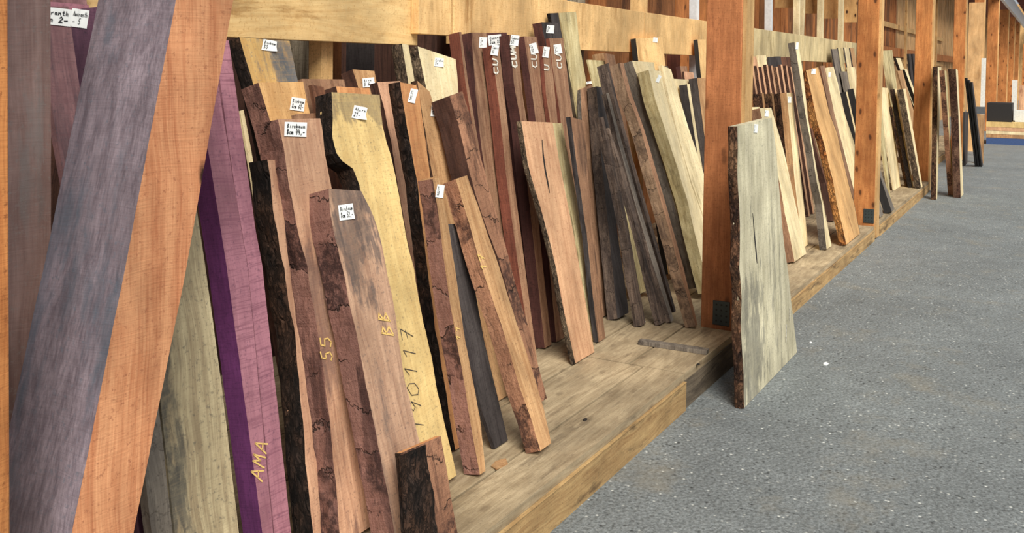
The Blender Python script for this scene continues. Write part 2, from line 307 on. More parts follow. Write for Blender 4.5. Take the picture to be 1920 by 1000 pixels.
# handwriting strokes, one unit square per character
GL = {
 '0': [[(.5, 1), (.1, .7), (.15, .2), (.5, 0), (.85, .3), (.85, .75), (.5, 1)]], '1': [[(.2, .7), (.6, 1), (.5, 0)]],
 '2': [[(.1, .8), (.45, 1), (.8, .75), (.1, 0), (.9, .05)]], '3': [[(.1, .95), (.7, .9), (.4, .55), (.8, .35), (.5, 0), (.1, .1)]],
 '4': [[(.3, 1), (.1, .45), (.8, .5)], [(.75, .9), (.6, 0)]], '5': [[(.85, 1), (.3, .95), (.2, .55), (.7, .55), (.75, .2), (.4, 0), (.1, .1)]],
 '6': [[(.7, 1), (.2, .5), (.3, .05), (.7, .1), (.75, .4), (.25, .4)]], '7': [[(.1, .9), (.85, 1), (.4, 0)], [(.3, .5), (.8, .55)]],
 '8': [[(.5, .5), (.2, .8), (.5, 1), (.8, .8), (.2, .2), (.5, 0), (.8, .25), (.5, .5)]], '9': [[(.8, .8), (.4, 1), (.2, .7), (.5, .5), (.8, .8), (.6, 0)]],
 'B': [[(.2, 0), (.3, 1), (.8, .8), (.3, .55), (.85, .25), (.2, 0)]], 'C': [[(.9, .9), (.3, .9), (.1, .4), (.4, 0), (.9, .15)]],
 'U': [[(.1, 1), (.15, .2), (.5, 0), (.85, .3), (.9, 1)]], 'M': [[(.05, 0), (.2, 1), (.5, .4), (.8, 1), (.95, 0)]],
 'A': [[(.05, 0), (.5, 1), (.95, 0)], [(.25, .4), (.8, .4)]], 'i': [[(.5, .5), (.5, 0)], [(.5, .75), (.55, .7)]],
 'r': [[(.3, .5), (.3, 0)], [(.3, .35), (.8, .5)]], 'n': [[(.15, .5), (.15, 0), (.3, .45), (.7, .45), (.8, 0)]], 'b': [[(.2, 1), (.2, 0), (.75, .1), (.7, .5), (.2, .4)]],
 'a': [[(.8, .45), (.3, .5), (.2, .1), (.7, .1), (.8, .5), (.9, 0)]], 'u': [[(.15, .5), (.2, .05), (.7, .1), (.8, .5), (.85, 0)]], 'm': [[(.05, 0), (.1, .5), (.4, .4), (.45, 0), (.5, .45), (.85, .4), (.9, 0)]],
 'c': [[(.8, .45), (.3, .4), (.3, .05), (.8, .05)]], 'o': [[(.5, .5), (.15, .25), (.5, 0), (.85, .25), (.5, .5)]], 'p': [[(.2, .5), (.15, -.4)], [(.2, .45), (.8, .4), (.7, .05), (.2, .1)]],
 'e': [[(.2, .25), (.8, .3), (.5, .5), (.2, .2), (.8, .05)]], 't': [[(.5, .9), (.5, .05), (.8, .05)], [(.2, .6), (.8, .6)]], 'h': [[(.2, 1), (.2, 0)], [(.2, .4), (.7, .45), (.8, 0)]],
 'l': [[(.5, 1), (.5, 0)]], 'E': [[(.9, 1), (.2, .95), (.15, 0), (.9, .05)], [(.2, .5), (.7, .5)]], 's': [[(.8, .5), (.3, .4), (.7, .15), (.2, 0)]],
 '-': [[(.1, .35), (.9, .4)]], ',': [[(.5, .1), (.35, -.2)]], 'N': [[(.1, 0), (.15, 1), (.8, 0), (.9, 1)]], ' ': []}
def strokes(text, x, y, cw, ch, slant=.15, seed=0):
    rr = random.Random(seed); out = []
    for c in text:
        for st in GL.get(c, []):
            out.append([(x+(a+slant*b+rr.uniform(-.05, .05))*cw*.85, y+(b+rr.uniform(-.04, .04))*ch) for a, b in st])
        x += cw
    return out

def path_at(P, s):
    """P: list of (u,v) bottom->top, s in 0..1 by v"""
    v0, v1 = P[0][1], P[-1][1]; v = v0+(v1-v0)*s
    for a, b in zip(P, P[1:]):
        if v <= b[1]+1e-9: 
            t = 0 if abs(b[1]-a[1]) < 1e-9 else (v-a[1])/(b[1]-a[1]); return a[0]+(b[0]-a[0])*t, v
    return P[-1][0], v

REPORT = []
def P(kind, label, L, R, face, side=None, px=12., yb=None, yt=None, k=None, base=H, yaw=0., barkL=None, barkR=None, rough=None,
      tg=None, chalk=None, group=None, cat=None, vis=False, end=None, amp=.004, parts=None, tmax=.2, tilt=None, crack=None, plen=None, chalkmat='chalky', barkface=0.):
    """a plank: L and R are the outline of its wide face in the photograph (top to bottom). The face lies on a real leaning plane."""
    side = side or face; end = end or face
    if base == H and L[0][0] > 1395: base = HB
    cy_, sy_ = math.cos(yaw), math.sin(yaw)
    U = Vector((cy_, sy_, 0)); B = Vector((-sy_, cy_, 0))       # along the width, and backwards
    t = .05
    mt = ((L[0][0]+R[0][0])/2, (L[0][1]+R[0][1])/2); mb = ((L[-1][0]+R[-1][0])/2, (L[-1][1]+R[-1][1])/2)
    if len(L) > 2 and abs(L[-1][1]-R[-1][1]) > 60: mb = L[-1]; mt = L[0]
    for it in range(4):
        def plane(yb_, k_):
            V = (Vector((0, 0, 1))+B*k_).normalized(); N = U.cross(V); N = -N if N.dot(B) < 0 else N
            P0 = Vector((0, yb_, base))
            if yaw:
                g = hit(L[-1][0], L[-1][1], P0, Vector((0, 1, 0))); P0 = Vector((g.x, yb_, base))
            return P0, V, N
        def yb_vis(k_):
            ph = math.atan(k_); z = base+t*math.sin(ph); g = ground(L[-1][0], L[-1][1], z); return g.y-(t*math.sin(ph))*k_
        def drift(yb_, k_):
            P0, V, N = plane(yb_, k_)
            a = hit(*mt, P0, N); b = hit(*mb, P0, N)
            return abs((a-b).dot(U))
        def kbest(yb_):
            if k is not None: return k
            best = min((drift(yb_ if yb_ is not None else yb_vis(j*.01), j*.01), j) for j in range(2, 60)); return best[1]*.01
        if vis and yb is None:
            if yt is not None:
                best = None
                for j in range(1, 70):
                    P0, V, N = plane(yb_vis(j*.01), j*.01); a = hit(*mt, P0, N); d_ = abs(a.y-yt)
                    if best is None or d_ < best[0]: best = (d_, j*.01)
                kk = best[1]
            else: kk = kbest(None)
            yy = yb_vis(kk)
        elif yb is not None and yt is not None:
            a = onY(*mt, yt); kk = (yt-yb)/max(.2, a.z-base); yy = yb
        elif yb is not None: yy = yb; kk = kbest(yy)
        else:
            best = None
            for j in range(0, 140):
                y_ = yt-.7+j*.005; k_ = kbest(y_); P0, V, N = plane(y_, k_); a = hit(*mt, P0, N); d_ = abs(a.y-yt)
                if best is None or d_ < best[0]: best = (d_, y_, k_)
            yy, kk = best[1], best[2]
        P0, V, N = plane(yy, kk)
        T0 = hit(*L[0], P0, N); lo, hi = .006, tmax
        for _ in range(18):
            md = (lo+hi)/2
            if proj(T0+N*md)[0] < L[0][0]-px: hi = md
            else: lo = md
        t = (lo+hi)/2
    ph = math.atan(kk)
    def uv(p): w_ = hit(p[0], p[1], P0, N); return ((w_-P0).dot(U), (w_-P0).dot(V))
    Lp = [uv(p) for p in L][::-1]; Rp = [uv(p) for p in R][::-1]
    vb = t*math.tan(ph)
    def fixend(Q):
        while len(Q) > 2 and Q[0][1] < vb: Q = Q[1:]
        a, b = Q[0], Q[min(len(Q)-1, 1 if len(Q) < 4 else 2)]
        sl = (b[0]-a[0])/(b[1]-a[1]) if abs(b[1]-a[1]) > 1e-6 else 0
        if a[1] > vb+.02: Q = [(a[0]-sl*(a[1]-vb), vb)]+Q
        else: Q = [(a[0], vb)]+Q[1:]
        out = [Q[0]]
        for q in Q[1:]:
            if q[1] > out[-1][1]+.004: out.append(q)
        return out
    Lp = fixend(Lp); Rp = fixend(Rp)
    u0 = Lp[0][0]; org = P0+U*u0
    Lp = [(a-u0, b) for a, b in Lp]; Rp = [(a-u0, b) for a, b in Rp]
    MW = Matrix((( U.x, N.x, V.x, org.x), (U.y, N.y, V.y, org.y), (U.z, N.z, V.z, org.z), (0, 0, 0, 1)))
    hgt = max(Lp[-1][1], Rp[-1][1]); wd = abs(Rp[-1][0]-Lp[-1][0])
    dist = (org-CAM).length
    step = .03 if dist < 4.5 else (.05 if dist < 8 else .09)
    nr = max(4, int(hgt/step)); nx = 4; ns = 3
    seed = random.random()*50
    jit = amp if (barkL or rough) else min(amp, .0012)
    mb_ = MB(); ring = 2*(nx+1)+2*(ns-1)
    edge = []
    for i in range(nr+1):
        s = i/nr; (ul, vl), (ur, vr) = path_at(Lp, s), path_at(Rp, s)
        jl = fbm((0, 0, vl), 9., seed)*jit; jr = fbm((3, 0, vr), 9., seed)*jit
        ul += jl; ur += jr
        if ur-ul < .006: m_ = (ul+ur)/2; ul, ur = m_-.003, m_+.003
        loop = []
        for j in range(nx+1): q = j/nx; loop.append((ul+(ur-ul)*q, 0, vl+(vr-vl)*q))
        for j in range(1, ns):
            q = j/ns; loop.append((ur+jit*1.2*fbm((1, q*t, vr), 22., seed), t*q, vr))
        for j in range(nx, -1, -1): q = j/nx; loop.append((ul+(ur-ul)*q, t, vl+(vr-vl)*q))
        for j in range(ns-1, 0, -1):
            q = j/ns; loop.append((ul-jit*1.2*fbm((2, q*t, vl), 22., seed), t*q, vl))
        mb_.v += [Vector(p) for p in loop]; edge.append((ul, vl, ur, vr))
    for i in range(nr):
        for j in range(ring):
            a, b = i*ring+j, i*ring+(j+1) % ring
            mi = 0 if j < nx else (2 if j < nx+ns else (0 if j < 2*nx+ns else 1))
            mb_.face((a, b, b+ring, a+ring), mi)
    mb_.face(range(ring-1, -1, -1), 3); mb_.face(range(nr*ring, nr*ring+ring), 3)
    o = mb_.build(kind, [M[face], M[side], M[parts or side], M[end]], matrix=MW)
    tag(o, label, cat or ('slab' if 'slab' in kind else 'plank' if 'plank' in kind else 'beam' if 'timber' in kind and 'squared' in kind else kind.split('_')[-1]), group)
    # bark along an edge: a shell of its own thickness
    for which, bm_ in (('L', barkL), ('R', barkR)):
        if not bm_: continue
        sg = -1 if which == 'L' else 1
        bb = MB(); nb = 6; rows = nr*2 if dist < 6 else nr
        th0 = .010 if dist < 6 else .006
        for i in range(rows+1):
            s = i/rows; q0 = s*nr; i0 = min(nr-1, int(q0)); f_ = q0-i0
            e0, e1 = edge[i0], edge[i0+1]; c = [a+(b-a)*f_ for a, b in zip(e0, e1)]
            uu, vv = (c[0], c[1]) if which == 'L' else (c[2], c[3])
            for lay in (0, 1):
                for j in range(nb+1):
                    q = j/nb; bul = math.sin(math.pi*min(1, max(0, q)))**.5
                    n_ = fbm((q*t, 5, vv), 34., seed, 4)*.006+fbm((q*t, 9, vv), 9., seed)*.004
                    offm = .0008 if lay == 0 else .003+th0*bul*.6+max(-.5*th0, n_*bul)
                    bb.v.append(Vector((uu+sg*offm, -.002+(t+.004)*q, vv)))
        W = 2*(nb+1)
        for i in range(rows):
            for j in range(nb):
                a = i*W+nb+1+j; qd = (a, a+1, a+1+W, a+W); bb.face(qd if sg > 0 else qd[::-1])
                a = i*W+j; qd = (a, a+1, a+1+W, a+W); bb.face(qd[::-1] if sg > 0 else qd)
            for j in (0, nb):
                a = i*W+j; bb.face((a, a+W, a+W+nb+1, a+nb+1))
        for r in (0, rows):
            for j in range(nb):
                a = r*W+j; bb.face((a, a+1, a+nb+2, a+nb+1))
        bo = bb.build('bark_edge', M[bm_], parent=o); bo['label'] = M[bm_].name.replace('_', ' ')+' along one edge'
    if barkface:
        bb = MB(); na = 26; nbv = 60
        for lay in (0, 1):
            for i in range(nbv+1):
                s = i/nbv*.985; (ul, vl), (ur, vr) = path_at(Lp, s), path_at(Rp, s)
                fr = barkface+.07*fbm((0, 0, vl), 12., seed)
                for j in range(na+1):
                    q = j/na*fr; uu = ul+(ur-ul)*q-.014*(1-j/na)
                    n_ = fbm((uu, 3, vl*.7), 26., seed, 4)
                    bb.v.append(Vector((uu, -.001 if lay == 0 else -(.006+.012*abs(n_)*math.sin(math.pi*min(1, j/na*.92+.08))**.3), vl+(vr-vl)*q)))
        W = na+1; A0 = W*(nbv+1)
        for i in range(nbv):
            for j in range(na):
                a = i*W+j; bb.face((a, a+W, a+W+1, a+1)); bb.face((A0+a, A0+a+1, A0+a+W+1, A0+a+W))
            for j in (0, na): a = i*W+j; bb.face((a, a+W, A0+a+W, A0+a))
        for i in (0, nbv):
            for j in range(na): a = i*W+j; bb.face((a, a+1, A0+a+1, A0+a))
        bo = bb.build('bark', M['bkblack'], parent=o); bo['label'] = 'thick black cracked bark'
    def loc(pxp, off=0.):
        u_, v_ = uv(pxp); return Vector((u_-u0, -off, v_))
    # price tags (paper stapled to the face)
    for T in (tg or []):
        cx_, cy2, tw, th_, txt = T[:5]; ang = math.radians(T[5] if len(T) > 5 else 4); curl = T[6] if len(T) > 6 else .012
        tm = MB(); n_ = 6; rr = random.Random(cx_)
        hx, hy = Vector((math.cos(ang), math.sin(ang)))*tw/2, Vector((-math.sin(ang), math.cos(ang)))*th_/2
        def S(a, b, lift=0.):
            x_ = (a-.5)*2; y_ = (b-.5)*2
            q = loc((cx_+hx.x*x_-hy.x*y_, cy2+hx.y*x_-hy.y*y_))
            c_ = curl*max(0, (a-b)*.9-.25)**1.6 + .002*math.sin(a*5+cx_)*b
            q.y = -(.0025+abs(c_)+lift); return q
        for b in range(n_+1):
            for a in range(n_+1): tm.v.append(S(a/n_, b/n_))
        nn = (n_+1)**2
        tm.v += [q+Vector((0, .0008, 0)) for q in tm.v[:nn]]
        for b in range(n_):
            for a in range(n_):
                q = b*(n_+1)+a; tm.face((q, q+1, q+n_+2, q+n_+1)); tm.face((nn+q, nn+q+n_+1, nn+q+n_+2, nn+q+1))
        bo_ = [b*(n_+1) for b in range(n_+1)]
        rim = list(range(n_+1))+[b*(n_+1)+n_ for b in range(1, n_+1)]+[n_*(n_+1)+a for a in range(n_-1, -1, -1)]+[b*(n_+1) for b in range(n_-1, 0, -1)]
        for a, b in zip(rim, rim[1:]+rim[:1]): tm.face((a, nn+a, nn+b, b))
        to = tm.build('price_tag', M['paper'], parent=o); to['label'] = 'white handwritten paper price tag'
        wm = MB(); wdt = max(.0009, (S(1, .5)-S(0, .5)).length*.019)
        lines = txt.split('/')
        yy_ = .60
        for li, tx in enumerate(lines):
            big = li > 0 and len(lines) > 1
            cw_ = .84/max(len(tx), 5); ch_ = .26 if not big else .34
            for st in strokes(tx, .08, yy_, cw_, ch_, seed=int(cx_)+li):
                wm.ribbon([S(min(.96, a), min(.97, max(.04, b)), .0012) for a, b in st], wdt*(1.3 if big else 1), Vector((0, -1, 0)), th=.0003)
            yy_ -= .44
        if wm.v: wm.build('handwriting', M['ink'], parent=to)
    for C in (chalk or []):
        txt, x_, y_, dx, dy, ux, uy, wpx = C      # origin, advance per character, up vector, stroke width in pixels
        wm = MB(); e = (loc((x_+1, y_))-loc((x_, y_))).length
        rr = 0
        for ci, c in enumerate(txt):
            for st in strokes(c, 0, 0, 1, 1, seed=ci+int(x_)):
                wm.ribbon([loc((x_+dx*(ci+a)+ux*b, y_+dy*(ci+a)+uy*b), .0022) for a, b in st], wpx*e, Vector((0, -1, 0)), th=.0003)
        wm.build('chalk_mark', M[chalkmat], parent=o)
    if crack:
        cm = MB(); pts = [loc(p, .0012) for p in crack[0]]; wds = crack[1]
        e = (loc((crack[0][0][0]+1, crack[0][0][1]))-loc(crack[0][0])).length
        for i_, (a, b) in enumerate(zip(pts, pts[1:])):
            w0, w1 = wds[i_]*e/2, wds[i_+1]*e/2; kk_ = len(cm.v); off_ = Vector((0, -.001, 0)); ux_ = Vector((1, 0, 0))
            cm.v += [a-ux_*w0, a+ux_*w0, b+ux_*w1, b-ux_*w1]; cm.v += [q+off_ for q in cm.v[kk_:kk_+4]]
            cm.face((kk_+4, kk_+5, kk_+6, kk_+7)); cm.face((kk_, kk_+3, kk_+2, kk_+1))
            for j in range(4): cm.face((kk_+j, kk_+(j+1) % 4, kk_+4+(j+1) % 4, kk_+4+j))
        cm.build('drying_crack', M['black'], parent=o)
    tp = MW @ Vector((0, 0, hgt))
    REPORT.append((label[:44], o, round(org.x, 2), round(yy, 2), round(tp.y, 2), round(tp.z, 2), round(t, 3), round(kk, 2), round(wd, 2)))
    return o

# ------------------------------------------------------------------ the setting
def floor_mat():
    m = bpy.data.materials.new('asphalt_floor'); m.use_nodes = True; t = m.node_tree; t.nodes.clear(); N = NT(t)
    p = N.n('ShaderNodeTexCoord').outputs['Object']
    a = N.noise(p, 75., 6., .78); b = N.noise(p, 1.1, 4., .6); c = N.noise(p, 7., 5., .7)
    col = N.mix(N.mr(a, .34, .66), lin((74, 79, 80)), lin((156, 162, 163)))
    k = N.m('MULTIPLY', N.mr(b, .3, .7, .84, 1.14), N.mr(c, .3, .7, .86, 1.12))
    col = N.mix(1., col, N.n('ShaderNodeCombineColor', {0: k, 1: k, 2: k}).outputs[0], 'MULTIPLY')
    v = N.n('ShaderNodeTexVoronoi', {'Vector': p, 'Scale': 42., 'Randomness': 1.}); vd = v.outputs[0]
    sel = N.m('GREATER_THAN', N.n('ShaderNodeSeparateColor', {0: v.outputs[1]}).outputs[0], .72)
    wf = N.m('MULTIPLY', N.m('MULTIPLY', N.mr(vd, .12, .30, 1., 0.), sel), N.mr(N.noise(p, 14., 3.), .42, .56))
    col = N.mix(N.m('MULTIPLY', wf, .95), col, lin((226, 228, 222)))
    v2 = N.n('ShaderNodeTexVoronoi', {'Vector': N.vm('ADD', p, (3.3, 1.7, 0.)), 'Scale': 34., 'Randomness': 1.})
    dk = N.m('MULTIPLY', N.mr(v2.outputs[0], .10, .32, .95, 0.), N.mr(N.noise(p, 9., 3.), .48, .60))
    col = N.mix(dk, col, lin((44, 46, 46)))
    dust = N.m('MULTIPLY', N.mr(N.noise(p, 2.4, 5., .7), .54, .72, 0., .45), 1.)
    col = N.mix(dust, col, lin((150, 142, 124)))
    h = N.m('ADD', a, N.m('MULTIPLY', vd, .8))
    bp = N.n('ShaderNodeBump', {'Strength': .9, 'Distance': .006, 'Height': h})
    bs = N.n('ShaderNodeBsdfPrincipled', {'Base Color': col, 'Roughness': .62, 'Normal': bp.outputs[0], 'Specular IOR Level': .35})
    N.n('ShaderNodeOutputMaterial', {0: bs.outputs[0]}); return m
fl = MB(); fl.box(-4, 75, -9, 3.5, -.1, 0)
tag(fl.build('floor', floor_mat()), kind='structure')

# back wall of upright boards
wb = MB(); x = -3.; i = 0
while x < 60:
    ww = random.uniform(.30, .42) if x < 15 else random.uniform(.13, .17)
    near = x < 8.6 or 9.9 < x < 10.6
    mi = 2 if x < 5.2 else 3 if x > 24 else 0 if (near and random.random() < .85) or (not near and random.random() < .45) else 1  # dark brown boards at the near end also stand in for shade in gaps
    d = random.uniform(0, .012)
    wb.box(x+.006, x+ww-.006, 3.40-d, 3.44, 0, 4.4, mi); x += ww
wb.box(-3, 60, 3.44, 3.50, 0, 4.4, 2)
tag(wb.build('wall_left', [M['wallbrown'], M['wallorange'], M['dkbrown'], M['ply']]), kind='structure')
wf = MB(); wf.box(62.01, 62.3, -9, 3.5, 0, 5.5, 0)
tag(wf.build('wall_far', [M['palepost']]), kind='structure')
ce = MB(); ce.box(-3, 62, 2.0, 3.5, 4.41, 4.5)  # unseen roof over the rack, added to block sky light above the planks
tag(ce.build('ceiling', M['ceil']), kind='structure')
ce = MB(); ce.box(30, 62, .4, 1.40, 4.24, 4.34)
xx = 30.
while xx < 62: ce.box(xx, xx+.1, .4, 1.40, 4.06, 4.24); xx += .8
tag(ce.build('ceiling', M['ceil']), kind='structure')

# posts along the aisle
YA = 1.505
pp = [(None, 20), (1323, 1389.5), (1606, 1645.5), (1714.5, 1745), (1786, 1808), (None, 1842), (1849, 1869), (1868, 1888), (1886, 1900), (1899, 1909)]
PX = []
desc = ['orange timber post cut by the left edge of the photo', 'large orange glued timber post behind the bark-edged slab standing on the aisle floor',
        'second orange post along the aisle, at the end of the middle platform', 'third orange post along the aisle, beside the end of the last platform',
        'fourth orange post, behind the bark-edged planks standing on the floor', 'orange post hidden behind the tall plywood sheet',
        'orange post just right of the tall plywood sheet', 'second orange post right of the tall plywood sheet', 'third orange post right of the tall plywood sheet',
        'farthest and thinnest orange post at the end of the row']
for i, (xl, xr) in enumerate(pp):
    X0 = onY(xr, 137, YA).x
    if i == 0: X0 -= .163; wy = .19
    elif xl is None: wy = .19
    else: wy = onX(xl, 137, X0).y-YA
    PX.append(X0)
    zf = H+.001 if i == 0 else 0
    b = MB(); b.box(0, .16, 0, wy, 0, 3.6-zf)
    o = b.build('timber_post', M['glulamred'] if i in (1,) else M['glulam'], matrix=Matrix.Translation((X0, YA, zf)), bevel=.004)
    tag(o, desc[i], 'post', 'orange timber posts along the aisle')
    if i:
        f = MB(); f.box(.012, .154, -.022, -.0005, .01, 3.58)  # added strip, its paler colour stands in for aisle light on this face
        fo = f.build('lit_face_strip', M['palepost'], parent=o); fo['label'] = 'added strip on the aisle side of the post, coloured paler for the light there'
    if i in (1, 2):
        zb = (H if i == 1 else HB)+.015; m = MB()
        w0 = .035 if i == 1 else .0; m.box(-.006, -.0005, w0, w0+.095, zb, zb+.135)
        mo = m.build('metal_bracket', M['steel'], parent=o, bevel=.002); mo['label'] = 'dark perforated steel plate at the foot'
        for a in range(3):
            for c in range(4):
                m = MB(); m.box(-.0085, -.006, w0+.014+a*.028, w0+.022+a*.028, zb+.02+c*.030, zb+.028+c*.030)
                m.build('nail', M['black'], parent=mo)
fa = MB(); fa.box(19, 60, 1.44, 1.52, 3.602, 4.02)
o = fa.build('fascia_beam', M['fasciawhite']); tag(o, 'white fascia board running over the tops of the posts', 'beam')

# storage platforms
def deckboards(b, x0, x1, y0, y1, wds, z1=H):
    y = y0; j = 0; z0 = z1-.035
    while y < y1-.01:
        w_ = min(wds[j % len(wds)], y1-y); dz = random.uniform(-.003, 0)
        b.box(x0, x1, y+.006, y+w_-.006, z0-.0, z1+dz); y += w_; j += 1
YF = 1.486; YB = 3.30
XJ = onY(1285, 725, YF).x - 0.0; XA = PX[1]-.03
def platform(x0, x1, label, joint=None, notch=None, H=H, YF=YF):
    b = MB()
    if joint:
        deckboards(b, x0, joint-.005, YF, YB, [.21, .30, .27, .3], H); deckboards(b, joint+.005, x1, YF, YB, [.285, .28, .3, .27], H)
    else: deckboards(b, x0, x1, YF, YB, [.26, .3, .28], H)
    if notch: deckboards(b, notch[0], x0-.002, notch[1], YB, [.3, .28], H)
    o = b.build('platform', M['deck']); tag(o, label, 'platform', None)
    lens = [(x0, joint or x1)] + ([(joint, x1)] if joint else [])
    for n_, (a, c) in enumerate(lens):
        f = MB(); f.box(a+.002, c-.002, YF+(.004 if n_ else -.006), YF+.055, 0.0, H-.040)
        f.box(a+.002, c-.002, YF+(.002 if n_ else -.010), YF+.05, H-.037, H-.036)
        fo = f.build('edge_beam', M['fasciadark'] if n_ else M['fascia'], parent=o)
        if n_: fo['label'] = 'darker end length of the edge beam'
    for yy in (2.15, 2.8, 3.2):
        f = MB(); f.box(x0+.01, x1-.01, yy, yy+.06, 0, H-.036); f.build('bearer', M['dkbrown'], parent=o)
    return o
platform(-1.2, XA, 'long low timber storage platform nearest the camera', joint=XJ)
platform(PX[1]+.19, PX[2]-.08, 'middle low timber platform between the first two full posts', notch=(XA+.005, YA+.21), H=HB)
platform(PX[2]+.2, onY(1741, 372, YF).x, 'far low timber platform ending beside the third orange post', notch=(PX[2]-.075, YA+.2), H=HB)
platform(PX[3]+.3, 24., 'low timber platform set back behind the bark-edged planks on the floor', H=HB, YF=1.80)
# cleat and litter on the platform end
b = MB(); b.box(0, .05, 0, .36, 0, .022)
g = ground(1276, 653, H+.02)
o = b.build('timber_offcut', M['grey'], matrix=Matrix.Translation((g.x+.02, YF+.01, H)) @ Matrix.Rotation(math.radians(3), 4, 'Z'), bevel=.002)
tag(o, 'short grey board lying across the platform end at the foot of the first post', 'board')
def chip(px, py, z, s, mat, label, nm='wood_chip'):
    g = ground(px, py, z); b = MB(); b.v = [Vector(p) for p in ((-s, -s*.3, 0), (s*.3, -s*.5, 0), (s, .1*s, 0), (s*.2, s*.45, 0), (-s*.7, s*.3, 0))]
    b.v += [p+Vector((0, 0, .004)) for p in b.v[:5]]
    b.face((4, 3, 2, 1, 0)); b.face((5, 6, 7, 8, 9))
    for j in range(5): b.face((j, (j+1) % 5, 5+(j+1) % 5, 5+j))
    tag(b.build(nm, M[mat], matrix=Matrix.Translation((g.x, g.y, z))), label, 'chip')
chip(1548, 683, 0, .028, 'paper', 'larger white scrap on the dark floor right of the slab', 'paper_scrap')
chip(1520, 643, 0, .014, 'paper', 'tiny white scrap on the floor beside the foot of the slab', 'paper_scrap')
chip(937, 871, H, .05, 'tan', 'pale wood chip lying on the near platform')
chip(1206, 604, H, .022, 'paper', 'small white scrap on the platform beside the thin grey planks', 'paper_scrap')
chip(1097, 788, H, .016, 'black', 'dark splinter on the open part of the near platform')
chip(1309, 684, H, .014, 'black', 'small dark splinter near the end of the platform')

# rails, the studs that carry them, gussets
def rail(px0, px1, z0, z1, y, label, mat, th=.045):
    x0 = onY(px0, 80, y).x if px0 is not None else -1.; x1 = onY(px1, 80, y).x
    b = MB(); b.box(0, x1-x0, 0, th, 0, z1-z0)
    o = b.build('rail_board', M[mat], matrix=Matrix.Translation((x0, y, z0)), bevel=.003); tag(o, label, 'board', 'rail boards the planks lean on'); return o
YR = 2.62
rail(None, 783, 1.69, 2.10, YR, 'broad pale rail board behind the leftmost planks, with wavy grain', 'rail')
rail(785, 845, 1.742, 2.06, YR-.047, 'short rail board between the two long ones', 'rail2')
rail(850, 1207, 1.705, 2.0, YR, 'long pale rail board behind the red-brown planks', 'rail2')
rail(1208, 1330, 1.705, 2.0, YR, 'rail board just left of the first full post', 'rail2')
rail(1338, 1606, 1.70, 2.0, YR, 'pale streaked rail board between the first and second full posts', 'rail3')
rail(1650, 1800, 1.92, 2.12, 3.26, 'rail board on the wall behind the far planks', 'wallorange')
def stud(px, w_, mat, label, y=2.70, lean=0., z1=4.38, d=.07):
    g = onY(px, 60, y); b = MB(); n_ = 8
    zt = z1-H; sx_ = lean*zt; o_ = (g.z-H)*lean
    b.v = [Vector(p) for p in ((0, 0, 0), (w_, 0, 0), (w_, d, 0), (0, d, 0), (sx_, 0, zt), (w_+sx_, 0, zt), (w_+sx_, d, zt), (sx_, d, zt))]
    for q in ((0, 3, 2, 1), (4, 5, 6, 7), (0, 1, 5, 4), (1, 2, 6, 5), (2, 3, 7, 6), (3, 0, 4, 7)): b.face(q)
    o = b.build('rack_stud', M[mat], matrix=Matrix.Translation((g.x-w_/2-o_, y, H)), bevel=.002)
    tag(o, label, 'stud', 'studs behind the rails'); return o
stud(614, .075, 'palepost', 'pale stud seen in the gap under the leftmost rail')
stud(846, .05, 'dkbrown', 'dark stud at the joint of the left rails')
for px_, w_, mt_, ln, lb in ((1052, .16, 'rail2', 0., 'broad pale stud above the red-brown planks, left of its pair'), (1086, .16, 'stripes', .03, 'streaked pale stud leaning beside the broad one'),
                      (1205, .17, 'rail2', .02, 'broad pale stud above the middle of the long rail'), (1309, .06, 'fasciawhite', -.05, 'thin bluish white stud left of the first full post'),
                      (1447, .07, 'fasciawhite', -.05, 'thin white stud right of the first full post'), (1499, .06, 'cream', -.05, 'thin pale stud at the first nailed gusset'),
                      (1507, .05, 'cream', .06, 'thin pale stud slanting away from the first gusset'),
                      (1543, .08, 'cream', -.03, 'pale stud at the second nailed gusset'), (1581, .07, 'cream', -.03, 'pale stud at the third nailed gusset')):
    stud(px_, w_, mt_, lb, lean=ln, y=2.79 if 'slanting' in lb else 2.70)
for px_, lb in ((1496, 'nailed plywood gusset high on the wall, first right of the big post'), (1541, 'second nailed plywood gusset from the big post'),
                (1580, 'third nailed plywood gusset from the big post'), (1610, 'nailed plywood gusset partly hidden by the second post')):
    X_ = onY(px_, 40, 2.72).x; b = MB(); b.box(0, .02, 0, .26, 0, .8)
    o = b.build('gusset_plate', M['gusset'], matrix=Matrix.Translation((X_+.085, 2.76, 2.34)))
    tag(o, lb, 'plate', 'nailed gussets on the wall')
# cross bars and battens on the wall toward the far end
for z_, lb in ((1.78, 'lower wooden cross bar on the far stretch of wall'), (2.56, 'upper wooden cross bar on the far stretch of wall')):
    b = MB(); b.box(0, 14, 0, .045, 0, .11)
    tag(b.build('cross_bar', M['palepost'], matrix=Matrix.Translation((onY(1625, 100, 3.33).x, 3.325, z_))), lb, 'bar')
for px_, lb in ((1700, 'upright batten on the wall between the second and third posts'), (1757, 'thin upright batten just right of the third post')):
    X_ = onY(px_, 60, 3.13).x; b = MB(); b.box(0, .14, 0, .05, 0, 4.4)
    tag(b.build('wall_batten', M['palepost'], matrix=Matrix.Translation((X_, 3.13, 0))), lb, 'batten')

